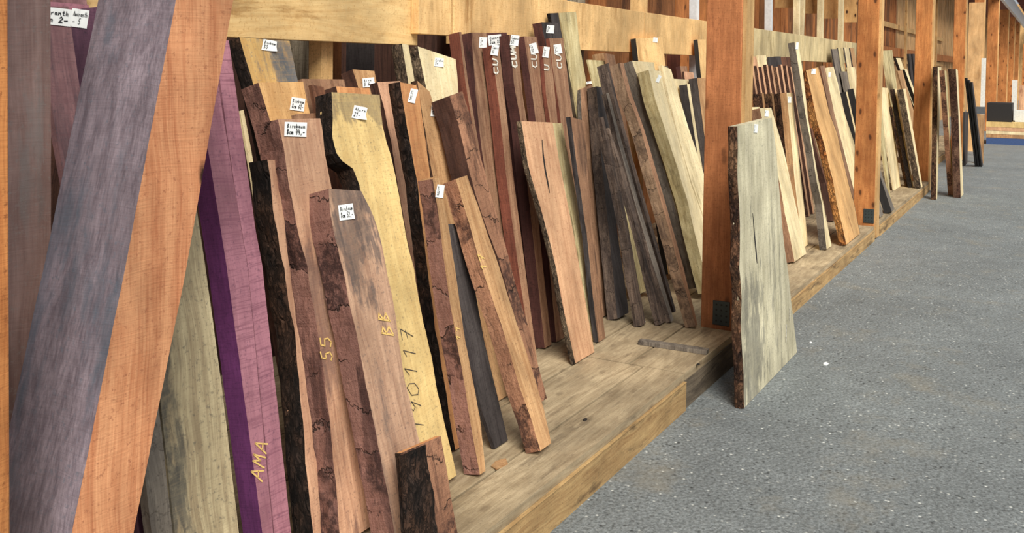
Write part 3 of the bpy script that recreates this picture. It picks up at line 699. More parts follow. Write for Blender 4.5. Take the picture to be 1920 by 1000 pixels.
# sheets and odd boards kept behind the left rail
def upright(px0, px1, pyt, y, mat, name, label, th=.02, cat='board'):
    a = onY(px0, 120, y); c = onY(px1, 120, y); zt = onY(px0, pyt, y).z
    b = MB(); b.box(0, c.x-a.x, 0, th, 0, zt-H)
    tag(b.build(name, M[mat], matrix=Matrix.Translation((a.x, y, H))), label, cat)
upright(540, 584, 60, 2.95, 'stripes', 'ribbed_panel', 'pale ribbed panel in the gap under the leftmost rail')
upright(585, 604, 60, 2.9, 'wallbrown', 'stored_board', 'reddish brown board in the gap under the rail, left of the pale stud')
upright(628, 640, 60, 2.9, 'wallbrown', 'stored_board', 'narrow brown board in the gap right of the pale stud')
upright(655, 702, 60, 3.0, 'slate', 'stored_board', 'dark grey board deep in the gap under the rail')
upright(1255, 1275, 100, 2.9, 'redbrown', 'stored_board', 'orange brown board in the gap under the rail left of the first full post')

# the far end of the aisle
def bx(name, label, cat, px0, px1, py0, py1, X, mat, depth=.5, z0=None, bevel=0.):
    a = onX(px0, py1, X); c = onX(px1, py0, X)
    zb = a.z if z0 is None else z0
    b = MB(); b.box(0, depth, 0, a.y-c.y, 0, onX(px0, py0, X).z-zb)
    o = b.build(name, M[mat] if isinstance(mat, str) else mat, matrix=Matrix.Translation((X, c.y, zb)), bevel=bevel)
    if label: tag(o, label, cat)
    return o
XP = ground(1850, 270, 0).x
bx('plywood_sheet', 'tall pale plywood sheet standing between the fourth and fifth orange posts', 'sheet', 1812, 1846, 5, 200, 21.3, 'ply', .03, 0)
bx('lumber_panel', 'brown boarded panel with a grey clamp, low beside the dark thin planks', 'panel', 1828, 1846, 214, 285, 18.6, 'tan', .04, 0)
o = bx('steel_clamp', 'grey steel clamp across the top of the low brown panel', 'clamp', 1826, 1847, 200, 213, 18.6, 'greymetal', .05)
bx('white_board', 'tall narrow white board leaning beside the plywood sheet', 'board', 1838, 1849, 109, 200, 20.2, 'white', .03, 0)
# stack of sheet goods on bearers
s0 = XP
base_o = bx('blue_pallet', 'low blue pallet under the far lumber stack', 'pallet', 1849, 1985, 258, 270, s0, 'blue', 1.2, 0)
zb = onX(1849, 258, s0).z
st = [(246, 252, 'cream'), (239, 244, 'cream'), (229, 236, 'blonde')]
k_ = 0; pz = zb+.004
for (t_, b_, mt_), lb in zip(((251, 256, 'tan'), (245, 250, 'cream'), (238, 243, 'orangeslab'), (228, 236, 'blonde')),
                             ('lowest tan board layer of the far stack', 'pale board layer, second in the far stack', 'reddish board layer, third in the far stack', 'thick pale board layer topmost in the far stack')):
    o = bx('board_bundle', lb, 'boards', 1849, 1985, t_, b_, s0+.01, mt_, 1.1, pz)
    pz = onX(1849, t_, s0+.01).z+.004
bx('black_crate', 'black crate on the far lumber stack', 'crate', 1850, 1898, 193, 227, s0+.1, 'black', .8, pz)
bx('pale_box', 'pale box beside the black crate on the far lumber stack', 'box', 1903, 1935, 208, 227, s0+.3, 'white', .6, pz)
bx('plastic_sheet', 'white plastic sheet hanging at the far end right of the thinnest post', 'sheet', 1896, 1908, 150, 218, s0+3., 'white', .05, 0)
bx('pink_panel', 'pinkish panel at the far right edge beyond the stack', 'panel', 1909, 1960, 160, 222, s0+3.5, 'orangeslab', .1, 0)
bx('orange_partition', 'orange boarded partition beyond the pinkish panel', 'partition', 1914, 1980, 82, 222, s0+12, 'wallorange', .1, 0)
# ------------------------------------------------------------------ the leaning planks
SL, PL, BM = 'live_edge_slab', 'wooden_plank', 'squared_timber'
# -- brace and left bay
P('timber_brace', 'big diagonal orange brace with a grey-painted side, crossing the left of the photo', [(368, -195), (330, 0), (235, 500), (135, 1000)], [(478, -195), (437, 0), (350, 500), (250, 1000)],
  'brace', 'bracegrey', px=146, yb=1.56, k=0., tmax=.4, cat='brace')
P(PL, 'wide grey-brown board standing upright just right of the cut-off left post', [(-80, -260), (-80, 1000)], [(94, -260), (96, 435)], 'greybrown', px=20, yb=1.84, k=0.02)
P(PL, 'greyed purple plank with a cut-off tag, right behind the grey-brown board', [(65, 12), (95, 190), (120, 330)], [(128, 12), (152, 180), (200, 480)], 'purplegrey', px=10, yb=2.02, k=.22,
  tg=[(99, 31, 68, 32, 'Amaranth/5cm 2-', 6, 0)])
P(PL, 'narrow dark purple plank with a tag, second behind the grey-brown board', [(126, 17), (163, 250)], [(160, 22), (188, 250)], 'purpledark', px=12, yb=2.12, k=.22, tg=[(148, 35, 32, 34, 'Amaranth/- 5', 8, 0)])
P(PL, 'dark purple plank between the tags and the diagonal brace', [(154, 16), (180, 200)], [(206, 10), (236, 220)], 'purpledark', px=10, yb=2.18, k=.22)
P(PL, 'pinkish purple plank whose top end shows above the tags', [(92, 3), (130, 200)], [(166, 9), (200, 200)], 'purple', px=6, yb=2.21, k=.22)
P(PL, 'farthest purple plank top at the upper left, cut by the photo edge', [(94, -30), (130, 200)], [(158, -30), (190, 200)], 'purplegrey', px=5, yb=2.255, k=.21)
P(PL, 'pale olive plank with a dark grey streak, right of the brace foot', [(244, 250), (300, 750), (328, 1000)], [(348, 250), (385, 500), (418, 740), (448, 1000)], 'olive', px=14, yb=1.80)
P(PL, 'narrow grey-brown plank left of the olive plank', [(236, 560), (272, 895), (284, 1000)], [(272, 560), (304, 820), (324, 1000)], 'grey', px=14, yb=1.80)
P(PL, 'low dark purple plank end at the bottom, beside the foot of the brace', [(238, 800), (262, 1000)], [(258, 800), (284, 1000)], 'purpledark', px=10, yb=1.90)
P(BM, 'pinkish purple beam with a deep violet side, marked in yellow chalk', [(362, 110), (390, 280), (425, 500), (492, 1000)], [(402, 110), (435, 325), (464, 500), (512, 1000)], 'purple', 'purpledeep', px=34, yb=1.80,
  chalk=[('AMA', 490, 905, 4, -26, -22, -6, 2.2)])
P(BM, 'purple beam with fine saw marks, right of the violet-sided one', [(402, 75), (436, 325), (465, 500), (514, 1000)], [(429, 76), (480, 435), (492, 500), (546, 1000)], 'purple', px=12, yb=1.83)
# -- second bay, pear slabs
P(SL, 'blonde slab with blue-grey blotches and black bark, topmost at the left of the rail', [(449, 70), (473, 154), (505, 300)], [(543, 77), (558, 152), (585, 280)], 'blotchy', px=20, yt=2.50, barkL='bkblack', rough=1,
  tg=[(504, 86, 26, 20, 'Birnbaum/30', 10, .02)])
P(SL, 'broad pear slab priced 62, just below the blotchy blonde slab', [(484, 155), (505, 224), (530, 330)], [(568, 153), (580, 212), (604, 330)], 'honey', 'debarked', px=32, yt=2.36, barkL=None, rough=1,
  tg=[(557, 195), ] and [(557, 196, 26, 24, 'Birnbaum/8cm 62-', 8, .004)], chalk=None)
P(SL, 'pear slab priced 44 with a debarked left edge', [(522, 224), (531, 272), (536, 301), (543, 354), (550, 387), (560, 440), (575, 500), (600, 650), (620, 800), (637, 1000)],
  [(600, 222), (612, 300), (622, 360), (640, 480), (665, 640), (690, 800), (725, 1000)], 'pear', 'debarked', px=42, yb=1.785, rough=1, amp=.006,
  tg=[(553, 243, 41, 27, 'Birnbaum/8cm 44,-', 2, .002)], chalk=[('55', 622, 678, -2, -26, -20, 4, 2)])
P(SL, 'slab with black bark and a thin light edge, left of the slab priced 44', [(499, 300), (517, 420), (538, 540), (555, 650), (565, 760), (572, 880), (587, 1000)], [(520, 300), (534, 420), (546, 540), (570, 700), (590, 840), (609, 1000)],
  'pear', px=32, yb=1.86, barkL='bkblack', rough=1, amp=.008)
P(PL, 'dark plank with a narrow tag, in the gap right of the purple beams', [(472, 378), (505, 560)], [(492, 378), (524, 560)], 'dkbrown', px=8, yb=2.0, tg=[(489, 418, 10, 27, 'Bi/52', 2, 0)])
P(PL, 'sliver of pale plank just right of the purple beams', [(450, 208), (472, 330), (500, 500)], [(457, 206), (480, 330), (506, 500)], 'cream', px=4, yb=2.12)
P(SL, 'pear slab priced 52 with a grey weathered top end', [(617, 354), (620, 404), (627, 440), (640, 500), (655, 570), (672, 650), (690, 735), (715, 860), (740, 1000)],
  [(677, 358), (694, 390), (704, 416), (710, 440), (725, 500), (745, 615), (760, 715), (782, 810), (810, 920), (830, 1000)], 'pear_grey', 'debarked', px=40, yb=1.62, rough=1, amp=.006,
  tg=[(648, 398, 28, 29, 'Birnbaum/8cm 52,-', -8, .003)], chalk=[('BB', 737, 632, -6, -25, -20, 2, 2.2)])
P(SL, 'long blonde slab with numbers in pencil and a wavy live edge', [(621, 173), (622, 200), (623, 255), (632, 291), (641, 303), (656, 305), (660, 320), (672, 344), (690, 420), (708, 500), (730, 620), (750, 720), (765, 820), (780, 905), (792, 1000)],
  [(711, 178), (717, 224), (727, 279), (732, 285), (745, 350), (767, 475), (775, 500), (787, 575), (800, 630), (815, 710), (830, 785), (845, 840), (865, 930)], 'blondetop', px=28, yb=1.762, barkL='bkblack', rough=1, amp=.006,
  tg=[(673, 212, 25, 24, 'Ahorn/21-', 12, .02)], chalk=[('190117', 795, 813, -4, -34, -22, 2, .8)], chalkmat='slate')
P('bark_offcut', 'short block with thick black cracked bark at the bottom of the photo', [(752, 850), (764, 1000)], [(826, 818), (858, 1000)], 'debarked_tan', px=9, yb=1.55, k=.2, rough=1, barkL='bkblack', cat='block', end='pear_orange', tmax=.09, barkface=.56)
P(SL, 'grey bark-edged cream plank, left of its twin below the rail', [(753, 82), (772, 200), (800, 400)], [(766, 84), (786, 200), (814, 400)], 'cream', px=19, yt=2.54, barkL='bkgrey', rough=1)
P(SL, 'broad cream slab with grey bark and a tag, right of the other bark-edged one', [(783, 87), (800, 172), (830, 350)], [(854, 111), (857, 140), (860, 180), (880, 340)], 'cream', px=19, yt=2.51, barkL='bkgrey', rough=1,
  tg=[(822, 117, 17, 16, 'Esche/5-', 6, .01)])
P(PL, 'short brown plank with a curled tag, in the gap below the left rail', [(661, 130), (672, 165), (705, 300)], [(702, 133), (709, 170), (742, 300)], 'tan', 'dkbrown', px=22, yt=2.55, tg=[(690, 155, 22, 17, 'Birn/5 6', -6, .02)])
P(PL, 'brown plank top low between the slab priced 62 and the long blonde slab', [(566, 148), (600, 300)], [(645, 149), (676, 300)], 'tanbrown', px=8, yt=2.50)
P(PL, 'tan plank top just behind the long blonde slab', [(630, 162), (660, 300)], [(692, 166), (720, 300)], 'pear_orange', 'dkbrown', px=26, yt=2.36)
P(PL, 'small brown plank top left of the tan one', [(584, 159), (612, 300)], [(607, 163), (634, 300)], 'brown', px=6, yt=2.40)
P(PL, 'brown plank top directly behind the slab priced 44', [(556, 214), (590, 380)], [(593, 212), (624, 380)], 'tanbrown', px=10, yb=1.885)
P(PL, 'dark-sided plank left of the black-barked slab', [(707, 154), (722, 210), (735, 277), (752, 380)], [(750, 152), (760, 240), (775, 400), (790, 500)], 'pear', 'dkbrown', px=15, yb=2.03, rough=1)
P(SL, 'tall slab with black bark and a tag, right of the long blonde slab', [(750, 154), (759, 213), (763, 240), (777, 320), (783, 350), (800, 500), (816, 620), (838, 750), (858, 905)],
  [(780, 160), (786, 175), (795, 240), (807, 330), (830, 500), (850, 650), (880, 900)], 'pear_orange', px=20, yb=1.90, barkL='bkblack', rough=1, amp=.005, tg=[(773, 180, 13, 26, 'Bi/56', 14, .004)])
P(PL, 'squared plank with a cracked brown side and tag, its foot on the near platform', [(811, 336), (822, 400), (834, 500), (852, 620), (864, 680), (880, 780), (892, 896)],
  [(823, 331), (840, 420), (856, 524), (872, 640), (888, 720), (902, 800), (910, 878)], 'tan', 'debarked', px=28, vis=True, rough=1, amp=.003, tg=[(824, 359, 14, 24, 'Bi/50', 8, .002)],
  chalk=[('11', 862, 640, -1, -16, -7, 1, 1.2)])
P(PL, 'leaning plank with a rough brown side and creamy face, standing out on the near platform', [(854, 336), (880, 420), (900, 492), (932, 588), (938, 600), (972, 720), (996, 788), (1016, 844)],
  [(876, 329), (908, 420), (938, 508), (968, 604), (1000, 700), (1020, 768), (1031, 824)], 'tan', 'debarked_tan', px=24, vis=True, rough=1, amp=.003, chalk=[('S', 868, 352, 0, -8, -7, 1, 1.4), ('17', 912, 508, -4, -17, -9, 2, 1.3)])
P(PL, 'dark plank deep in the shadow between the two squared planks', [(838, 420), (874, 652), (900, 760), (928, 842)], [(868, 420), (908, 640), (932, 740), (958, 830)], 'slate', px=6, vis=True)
P(SL, 'plank with a rough fibrous top end and a smooth dark brown side', [(843, 180), (856, 224), (866, 260), (880, 320), (892, 368), (912, 424), (932, 480), (952, 548), (972, 616), (998, 720), (1014, 796)],
  [(867, 171), (880, 212), (896, 276), (908, 320), (942, 440), (968, 540), (988, 604), (1014, 704), (1031, 793)], 'debarked_tan', 'dkbrown', px=34, yb=1.83, rough=1, amp=.005)
P(SL, 'tan plank with a bark strip and tag, left of the dark-sided plank', [(782, 151), (794, 228), (806, 304), (835, 450)], [(806, 172), (828, 256), (850, 332), (882, 460)], 'tan', px=10, yb=2.03, barkL='bkbrown', rough=1,
  tg=[(813, 208, 11, 21, 'Bi/48', 4, .003)])
# -- cumaru planks
CG = 'red-brown planks with chalk letters'
P(PL, 'leftmost red-brown plank, its face only a thin light line', [(861, 60), (872, 150), (881, 205), (900, 320)], [(865, 60), (877, 150), (886, 205), (906, 320)], 'cumaru', 'redbrown', px=20, yt=2.50, group=CG)
P(PL, 'second red-brown plank from the left, with a tan face and no tag', [(884, 61), (892, 180), (904, 288), (925, 420), (955, 600), (966, 680)], [(912, 62), (920, 180), (930, 288), (946, 420), (974, 600), (985, 680)], 'cumaru', 'maroon', px=20, yt=2.50, group=CG,
  tg=[(905, 80, 14, 20, 'Cu/3-', 4, .002)])
P(PL, 'bright red-brown plank with white chalk bars on its side', [(922, 87), (936, 200), (948, 320), (958, 400), (980, 560), (992, 640)], [(936, 90), (946, 180), (961, 320), (974, 420), (992, 560), (1004, 650)], 'cumaru', 'redbrown', px=18, yt=2.42, group=CG,
  tg=[(927, 94, 13, 20, 'Cumaru/50', 10, .004)], chalk=[('CU', 934, 140, -1, -16, -9, 1, 1.6)], chalkmat='chalkw')
P(PL, 'dark plank top with a wide tag, behind the middle of the red-brown planks', [(913, 62), (930, 200), (945, 320)], [(950, 61), (965, 200), (980, 320)], 'maroon', px=10, yt=2.56, group=CG, tg=[(927, 75, 24, 19, 'Cumaru/5cm 80', -6, .002)])
P(PL, 'dark red-brown plank with CUM chalked down its face', [(955, 65), (964, 160), (976, 224), (988, 340), (1001, 460), (1024, 676)], [(970, 67), (980, 180), (988, 228), (1002, 340), (1018, 500), (1036, 670)], 'cumaru', 'maroon', px=19, yt=2.44, group=CG,
  tg=[(964, 76, 15, 20, 'Cumaru/50', 8, .003)], chalk=[('CUM', 969, 127, -1.2, -14, -9, 1, 1.9)], chalkmat='chalkw')
P(PL, 'red-brown plank with a tilted tag, fifth from the left', [(983, 68), (990, 120), (1000, 190), (1007, 250), (1022, 400), (1032, 520), (1042, 665)], [(1006, 69), (1016, 120), (1024, 180), (1030, 228), (1046, 400), (1058, 668)], 'cumaru', 'maroon', px=13, yt=2.43, k=.13, group=CG,
  tg=[(1000, 91, 14, 20, 'Cu/50', -14, .003)], chalk=[('CU', 1007, 128, -1, -15, -10, 1, 1.3)], chalkmat='chalkw')
P(PL, 'narrow reddish-sided plank with a tag, between two broader red-brown ones', [(1017, 86), (1024, 180), (1031, 226), (1050, 400)], [(1030, 88), (1037, 140), (1042, 190), (1060, 400)], 'cumaru', 'redbrown', px=7, yt=2.40, k=.14, group=CG,
  tg=[(1023, 98, 11, 20, 'Cu/52', 8, .003)], chalk=[('U', 1029, 133, 0, -13, -9, 0, 1.3)], chalkmat='chalkw')
P(PL, 'rightmost red-brown plank, taller, with a tag and curled chalk letters', [(1030, 72), (1038, 140), (1048, 200), (1065, 340), (1085, 500)], [(1056, 71), (1064, 140), (1070, 190), (1090, 340), (1110, 500)], 'cumaru', 'redbrown', px=7, yt=2.45, k=.15, group=CG,
  tg=[(1045, 92, 14, 18, 'Cu/5-', -10, .003)], chalk=[('CU', 1053, 130, -1, -15, -9, 1, 1.3)], chalkmat='chalkw')
P(BM, 'squared beam end painted grey with a tag, highest among the red-brown planks', [(1015, 42), (1028, 110), (1050, 260)], [(1046, 43), (1056, 110), (1078, 260)], 'slate', 'maroon', px=17, yt=2.52, k=.15, end='slate', tg=[(1031, 55, 14, 15, 'Cu/5', 4, .003)])
P(SL, 'black-barked plank top behind the grey beam end', [(1031, 25), (1050, 140), (1078, 340)], [(1047, 24), (1064, 140), (1090, 340)], 'slate', px=5, yt=2.58, k=.15, barkL='bkblack', rough=1)
P(SL, 'tall pale streaked slab rising to the top of the rail', [(1048, 24), (1058, 70), (1075, 165), (1100, 320), (1120, 440)], [(1080, 22), (1087, 84), (1099, 154), (1122, 320), (1140, 440)], 'creamgreen', px=3, yt=2.60, k=.10, rough=1)
# -- orange slab and neighbours
P(SL, 'pinkish orange slab with a long crack, its foot at the platform joint', [(977, 227), (990, 312), (1016, 400), (1040, 492), (1056, 580), (1065, 690)], [(1036, 230), (1048, 300), (1076, 440), (1100, 580), (1112, 676)], 'orangeslab', 'slabside', px=8, vis=True, barkL='bkgrey', rough=1, amp=.003,
  crack=([(1016, 262), (1018, 290), (1022, 320), (1027, 345), (1030, 362)], [.8, 2.2, 2.6, 2.2, .5]))
P(SL, 'pale rough live-edge slab just behind the orange slab', [(1030, 231), (1050, 300), (1078, 440), (1102, 580), (1112, 664)], [(1054, 231), (1067, 300), (1091, 420), (1109, 560), (1122, 656)], 'creamgreen', px=6, yb=2.075, rough=1, amp=.006)
P(PL, 'light brown plank right of the orange slab', [(1070, 219), (1080, 300), (1100, 440), (1112, 560), (1122, 642)], [(1096, 227), (1103, 330), (1110, 420), (1124, 540), (1135, 634)], 'tanbrown', 'slate', px=9, vis=True, rough=1)
P(PL, 'brown plank with a paper scrap on its top end', [(1088, 168), (1095, 300), (1112, 450)], [(1117, 156), (1120, 240), (1124, 320), (1140, 500)], 'tanbrown', 'slabside', px=7, yb=2.225, k=.24, tg=[(1106, 155, 14, 5, 'a', -8, 0)])
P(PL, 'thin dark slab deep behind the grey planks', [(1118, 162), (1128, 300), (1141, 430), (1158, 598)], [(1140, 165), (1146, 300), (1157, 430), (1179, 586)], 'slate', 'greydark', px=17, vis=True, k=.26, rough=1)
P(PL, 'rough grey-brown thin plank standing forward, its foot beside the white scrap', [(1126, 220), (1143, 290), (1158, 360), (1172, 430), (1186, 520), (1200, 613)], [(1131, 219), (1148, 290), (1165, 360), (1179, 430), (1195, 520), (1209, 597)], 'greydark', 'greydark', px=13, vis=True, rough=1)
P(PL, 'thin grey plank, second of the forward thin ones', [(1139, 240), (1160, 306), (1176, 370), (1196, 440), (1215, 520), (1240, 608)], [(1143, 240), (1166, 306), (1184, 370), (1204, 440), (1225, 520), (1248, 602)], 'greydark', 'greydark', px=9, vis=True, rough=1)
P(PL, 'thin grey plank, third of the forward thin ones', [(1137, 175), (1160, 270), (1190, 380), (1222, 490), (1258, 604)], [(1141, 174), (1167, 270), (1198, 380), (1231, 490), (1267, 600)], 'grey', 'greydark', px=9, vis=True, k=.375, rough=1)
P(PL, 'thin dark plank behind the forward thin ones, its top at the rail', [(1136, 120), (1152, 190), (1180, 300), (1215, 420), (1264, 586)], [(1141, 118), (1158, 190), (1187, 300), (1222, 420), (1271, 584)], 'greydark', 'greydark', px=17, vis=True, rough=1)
P(PL, 'curved brown-sided plank with a pale lower half, left of the grey-banded slab', [(1161, 118), (1178, 180), (1201, 240), (1228, 340), (1254, 430), (1278, 520), (1304, 612)], [(1169, 118), (1185, 180), (1207, 240), (1236, 340), (1262, 430), (1286, 520), (1308, 609)], 'tanbrown', 'barktan', px=18, vis=True, rough=1, amp=.005)
P(SL, 'slab with a broad dark grey side, left of the greenish cream slab', [(1185, 114), (1208, 180), (1224, 240), (1248, 324), (1280, 436), (1315, 570)], [(1226, 117), (1236, 180), (1252, 240), (1276, 324), (1306, 436), (1340, 570)], 'cream', 'grey', px=23, yb=1.97, rough=1)
P(SL, 'greenish cream slab with wavy figure on its side and a small tag', [(1216, 131), (1228, 185), (1246, 240), (1272, 320), (1290, 380), (1303, 440), (1332, 570)], [(1239, 133), (1246, 172), (1266, 240), (1294, 340), (1315, 400), (1352, 540)], 'cream', 'creamgreen', px=21, yb=1.87, rough=1,
  tg=[(1234, 148, 6, 14, 'E', 24, .004)])
P(PL, 'cream plank right behind the greenish cream slab', [(1240, 122), (1268, 240), (1296, 340), (1317, 400), (1348, 520)], [(1258, 130), (1267, 160), (1291, 240), (1318, 320), (1355, 450)], 'cream', px=6, yb=1.99)
P(PL, 'dark-sided plank left of the first full post', [(1288, 158), (1300, 240), (1316, 340), (1335, 450)], [(1293, 158), (1305, 240), (1321, 340), (1340, 450)], 'cream', 'slate', px=15, yb=2.16)
P(PL, 'dark-sided plank touching the first full post in the view', [(1307, 146), (1320, 250), (1336, 350)], [(1324, 146), (1340, 250), (1356, 350)], 'tan', 'slate', px=16, yb=2.17)
P(PL, 'pale board with a black side leaning high on the rail, with a paper scrap', [(1192, 72), (1200, 140), (1217, 260)], [(1241, 70), (1250, 140), (1266, 260)], 'rail2', 'black', px=10, yt=2.575, tg=[(1228, 75, 8, 9, '', 6, .006)])
P(PL, 'tan board with a black side high on the rail, against the first full post', [(1308, 74), (1314, 140), (1328, 260)], [(1324, 74), (1330, 140), (1344, 260)], 'rail2', 'black', px=8, yt=2.56)
P(PL, 'pale wide plank with a dark gap at its left, below the long rail', [(1102, 112), (1116, 170), (1148, 330)], [(1133, 114), (1146, 170), (1176, 330)], 'creamgreen', px=3, yt=2.56, k=.2)
P(PL, 'small plank end above the pale wide plank', [(1114, 102), (1140, 240)], [(1133, 99), (1158, 240)], 'tan', px=4, yt=2.59, k=.2)
P(PL, 'narrow plank end just right of the small one under the rail', [(1136, 100), (1162, 240)], [(1152, 103), (1176, 240)], 'tanbrown', px=4, yt=2.53, k=.2)
P(PL, 'cream plank end above the greenish cream slab', [(1199, 118), (1222, 230)], [(1238, 110), (1262, 230)], 'cream', px=4, yt=2.555, k=.24)
P(PL, 'small grey plank end right of the greenish cream slab', [(1240, 124), (1262, 230)], [(1252, 124), (1276, 240)], 'grey', px=4, yt=2.50, k=.24)
P(PL, 'low brown plank end under the rail left of the first full post', [(1282, 134), (1296, 230)], [(1300, 136), (1314, 230)], 'pear', 'dkbrown', px=3, yt=2.555, k=.2)
P(PL, 'dark reddish plank end standing higher under the rail near the post', [(1275, 124), (1292, 230)], [(1288, 124), (1304, 230)], 'tanbrown', 'maroon', px=8, yt=2.585, k=.2)
P(PL, 'broad pale plank end low beside the first full post', [(1264, 148), (1280, 240)], [(1302, 150), (1318, 240)], 'cream', px=4, yt=2.50, k=.2)
# -- slab on the aisle floor
P(SL, 'wide spalted slab with thick bark standing on the aisle floor against the first full post', [(1382, 237), (1382, 335), (1387, 410), (1387, 455), (1386, 502), (1390, 555), (1388, 607), (1393, 695), (1395, 766)],
  [(1447, 221), (1456, 290), (1463, 380), (1469, 450), (1479, 520), (1484, 572), (1490, 618), (1494, 656)], 'spalted', px=16, vis=True, base=0., barkL='bkbrown', rough=1, amp=.008,
  tg=[(1416, 241, 7, 16, 'E/3', 6, .002)], crack=([(1411, 400), (1414, 440), (1417, 470), (1419, 494)], [.4, 1.4, 1.8, .5]), chalk=[('8', 1473, 640, 0, 0, 1, -30, 1.2), ('3', 1480, 600, 0, 0, 0, -22, 1.0)], chalkmat='chalkw')
# -- third bay
P(PL, 'cream plank with an orange-brown side, its foot just right of the big slab', [(1424, 203), (1444, 280), (1461, 338), (1471, 398), (1482, 449), (1490, 491)], [(1446, 202), (1470, 284), (1480, 330), (1495, 398), (1512, 478)], 'cream', 'tanbrown', px=17, vis=True,
  tg=[(1437, 213, 7, 11, 'E', 4, .002)])
P(PL, 'pale plank top with a triangular paper scrap above the big slab', [(1409, 201), (1440, 330)], [(1424, 201), (1452, 330)], 'cream', 'tanbrown', px=9, yb=1.86, tg=[(1413, 214, 8, 8, '', 30, .002)])
P(PL, 'brown plank with a pale face and a tag, in the middle of the third bay', [(1475, 174), (1480, 228), (1486, 292), (1490, 340), (1505, 466)], [(1486, 174), (1491, 228), (1496, 276), (1502, 335), (1509, 398), (1515, 466)], 'cream', 'tan', px=12, vis=True, tg=[(1480, 187, 6, 12, 'E', 2, .001)])
for n_, (x_, s_, lb) in enumerate(((1428, 17, 'leftmost dark-barked plank of the middle tier, right of the first full post'), (1446, 15, 'second dark-barked plank of the middle tier'), (1462, 13, 'third dark-barked plank of the middle tier, beside the tagged plank'))):
    P(SL, lb, [(x_, 175), (x_+12, 290), (x_+34, 470)], [(x_+4, 175), (x_+16, 290), (x_+38, 470)], 'tan', 'dkbrown', px=s_, yb=2.0-.02*n_, barkL='bkbrown', rough=1, group='dark-barked planks of the middle tier')
OR = ['leftmost', 'second', 'third', 'fourth', 'fifth', 'sixth', 'seventh', 'eighth', 'rightmost']
for n_ in range(9):
    x_ = 1409+n_*9.1; y_ = 121+(n_ % 3)*2
    P(PL, OR[n_]+' of the row of dark red-brown bark-edged planks right of the first full post', [(x_, y_), (x_+8, 175), (x_+30, 320)], [(x_+3.4, y_), (x_+11.4, 175), (x_+33.4, 320)], 'orangeslab', 'maroon' if n_ % 2 else 'dkbrown', px=5.4, yt=2.40, barkL='bkred' if n_ % 2 else None,
      group='row of dark bark-edged planks')
for n_, (x0, x1, y_, mt_, lb) in enumerate(((1406, 1418, 106, 'orangeslab', 'orange plank end leftmost in the row under the pale rail'), (1421, 1436, 104, 'cream', 'pale plank end in the row under the pale rail'), (1441, 1451, 107, 'slate', 'black plank end, left of the pair under the pale rail'),
                                           (1453, 1464, 106, 'slate', 'black plank end, right of the pair under the pale rail'), (1466, 1482, 107, 'brown', 'brown plank end under the pale rail beside the rough grey plank'))):
    P(PL, lb, [(x0, y_), (x0+16, 230)], [(x1, y_), (x1+16, 230)], mt_, px=3, yt=2.50, group='plank ends under the pale rail')
P(PL, 'tall rough grey plank overlapping the pale rail, cream face to the aisle', [(1490, 79), (1502, 156), (1510, 215), (1522, 276), (1530, 335), (1541, 381), (1547, 440), (1550, 468)], [(1497, 80), (1506, 140), (1515, 220), (1524, 276), (1534, 335), (1543, 381), (1553, 430), (1557, 464)], 'cream', 'slabside', px=13, vis=True, rough=1, amp=.004,
  tg=[(1494, 86, 5, 13, '', 6, .002)])
P(SL, 'broad honey-coloured slab with orange-brown bark and a flaring foot', [(1511, 132), (1523, 185), (1530, 220), (1538, 249), (1545, 270), (1555, 316), (1561, 335), (1570, 390), (1579, 423), (1589, 457)], [(1534, 126), (1544, 164), (1555, 212), (1570, 252), (1584, 316), (1591, 345), (1601, 381), (1609, 423), (1618, 439), (1624, 446)], 'honey', px=11, vis=True, barkL='bkorange', barkR='bkgrey', rough=1, amp=.006,
  tg=[(1525, 134, 8, 10, 'E', 4, .002)])
P(PL, 'dark brown plank between the rough grey plank and the honey slab', [(1520, 240), (1535, 300), (1549, 345), (1560, 400), (1575, 456)], [(1523, 240), (1538, 300), (1552, 345), (1563, 400), (1578, 456)], 'brown', 'dkbrown', px=11, yb=1.86)
P(PL, 'narrow brown plank just right of the honey slab top', [(1538, 124), (1556, 212), (1590, 345)], [(1546, 123), (1564, 212), (1598, 345)], 'tanbrown', 'brown', px=3, yb=1.92)
P(PL, 'pale plank with a small tag, left of the second full post', [(1549, 127), (1562, 200), (1577, 270), (1594, 350)], [(1563, 125), (1572, 160), (1584, 215), (1600, 262), (1618, 330)], 'cream', px=3, yb=1.96, tg=[(1555, 140, 4, 9, '', 4, .001)])
for n_, (x0, x1, y_, mt_, lb) in enumerate(((1560, 1570, 92, 'grey', 'grey plank leaning on the pale rail, left of four'), (1571, 1579, 90, 'creamgreen', 'grey-green plank on the pale rail, second of four'),
                                           (1583, 1591, 89, 'cream', 'cream plank on the pale rail, third of four'), (1594, 1601, 90, 'tan', 'tan plank on the pale rail, beside the second full post'))):
    P(PL, lb, [(x0, y_), (x0+22, 230)], [(x1, y_), (x1+22, 230)], mt_, 'slate', px=2.5, yt=2.55, group='four planks on the pale rail')
for x_, y_, s_, lb in ((1586, 172, 11, 'black-sided plank left of the second full post, left of two'), (1600, 166, 11, 'black-sided plank left of the second full post, right of two')):
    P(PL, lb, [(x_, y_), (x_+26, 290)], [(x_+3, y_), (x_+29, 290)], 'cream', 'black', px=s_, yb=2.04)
for x0, x1, y_, mt_, lb in ((1579, 1588, 134, 'grey', 'short grey plank end among the planks left of the second post'), (1591, 1603, 126, 'cream', 'short cream plank end touching the second post in the view')):
    P(PL, lb, [(x0, y_), (x0+20, 240)], [(x1, y_), (x1+20, 240)], mt_, px=4, yt=2.45)
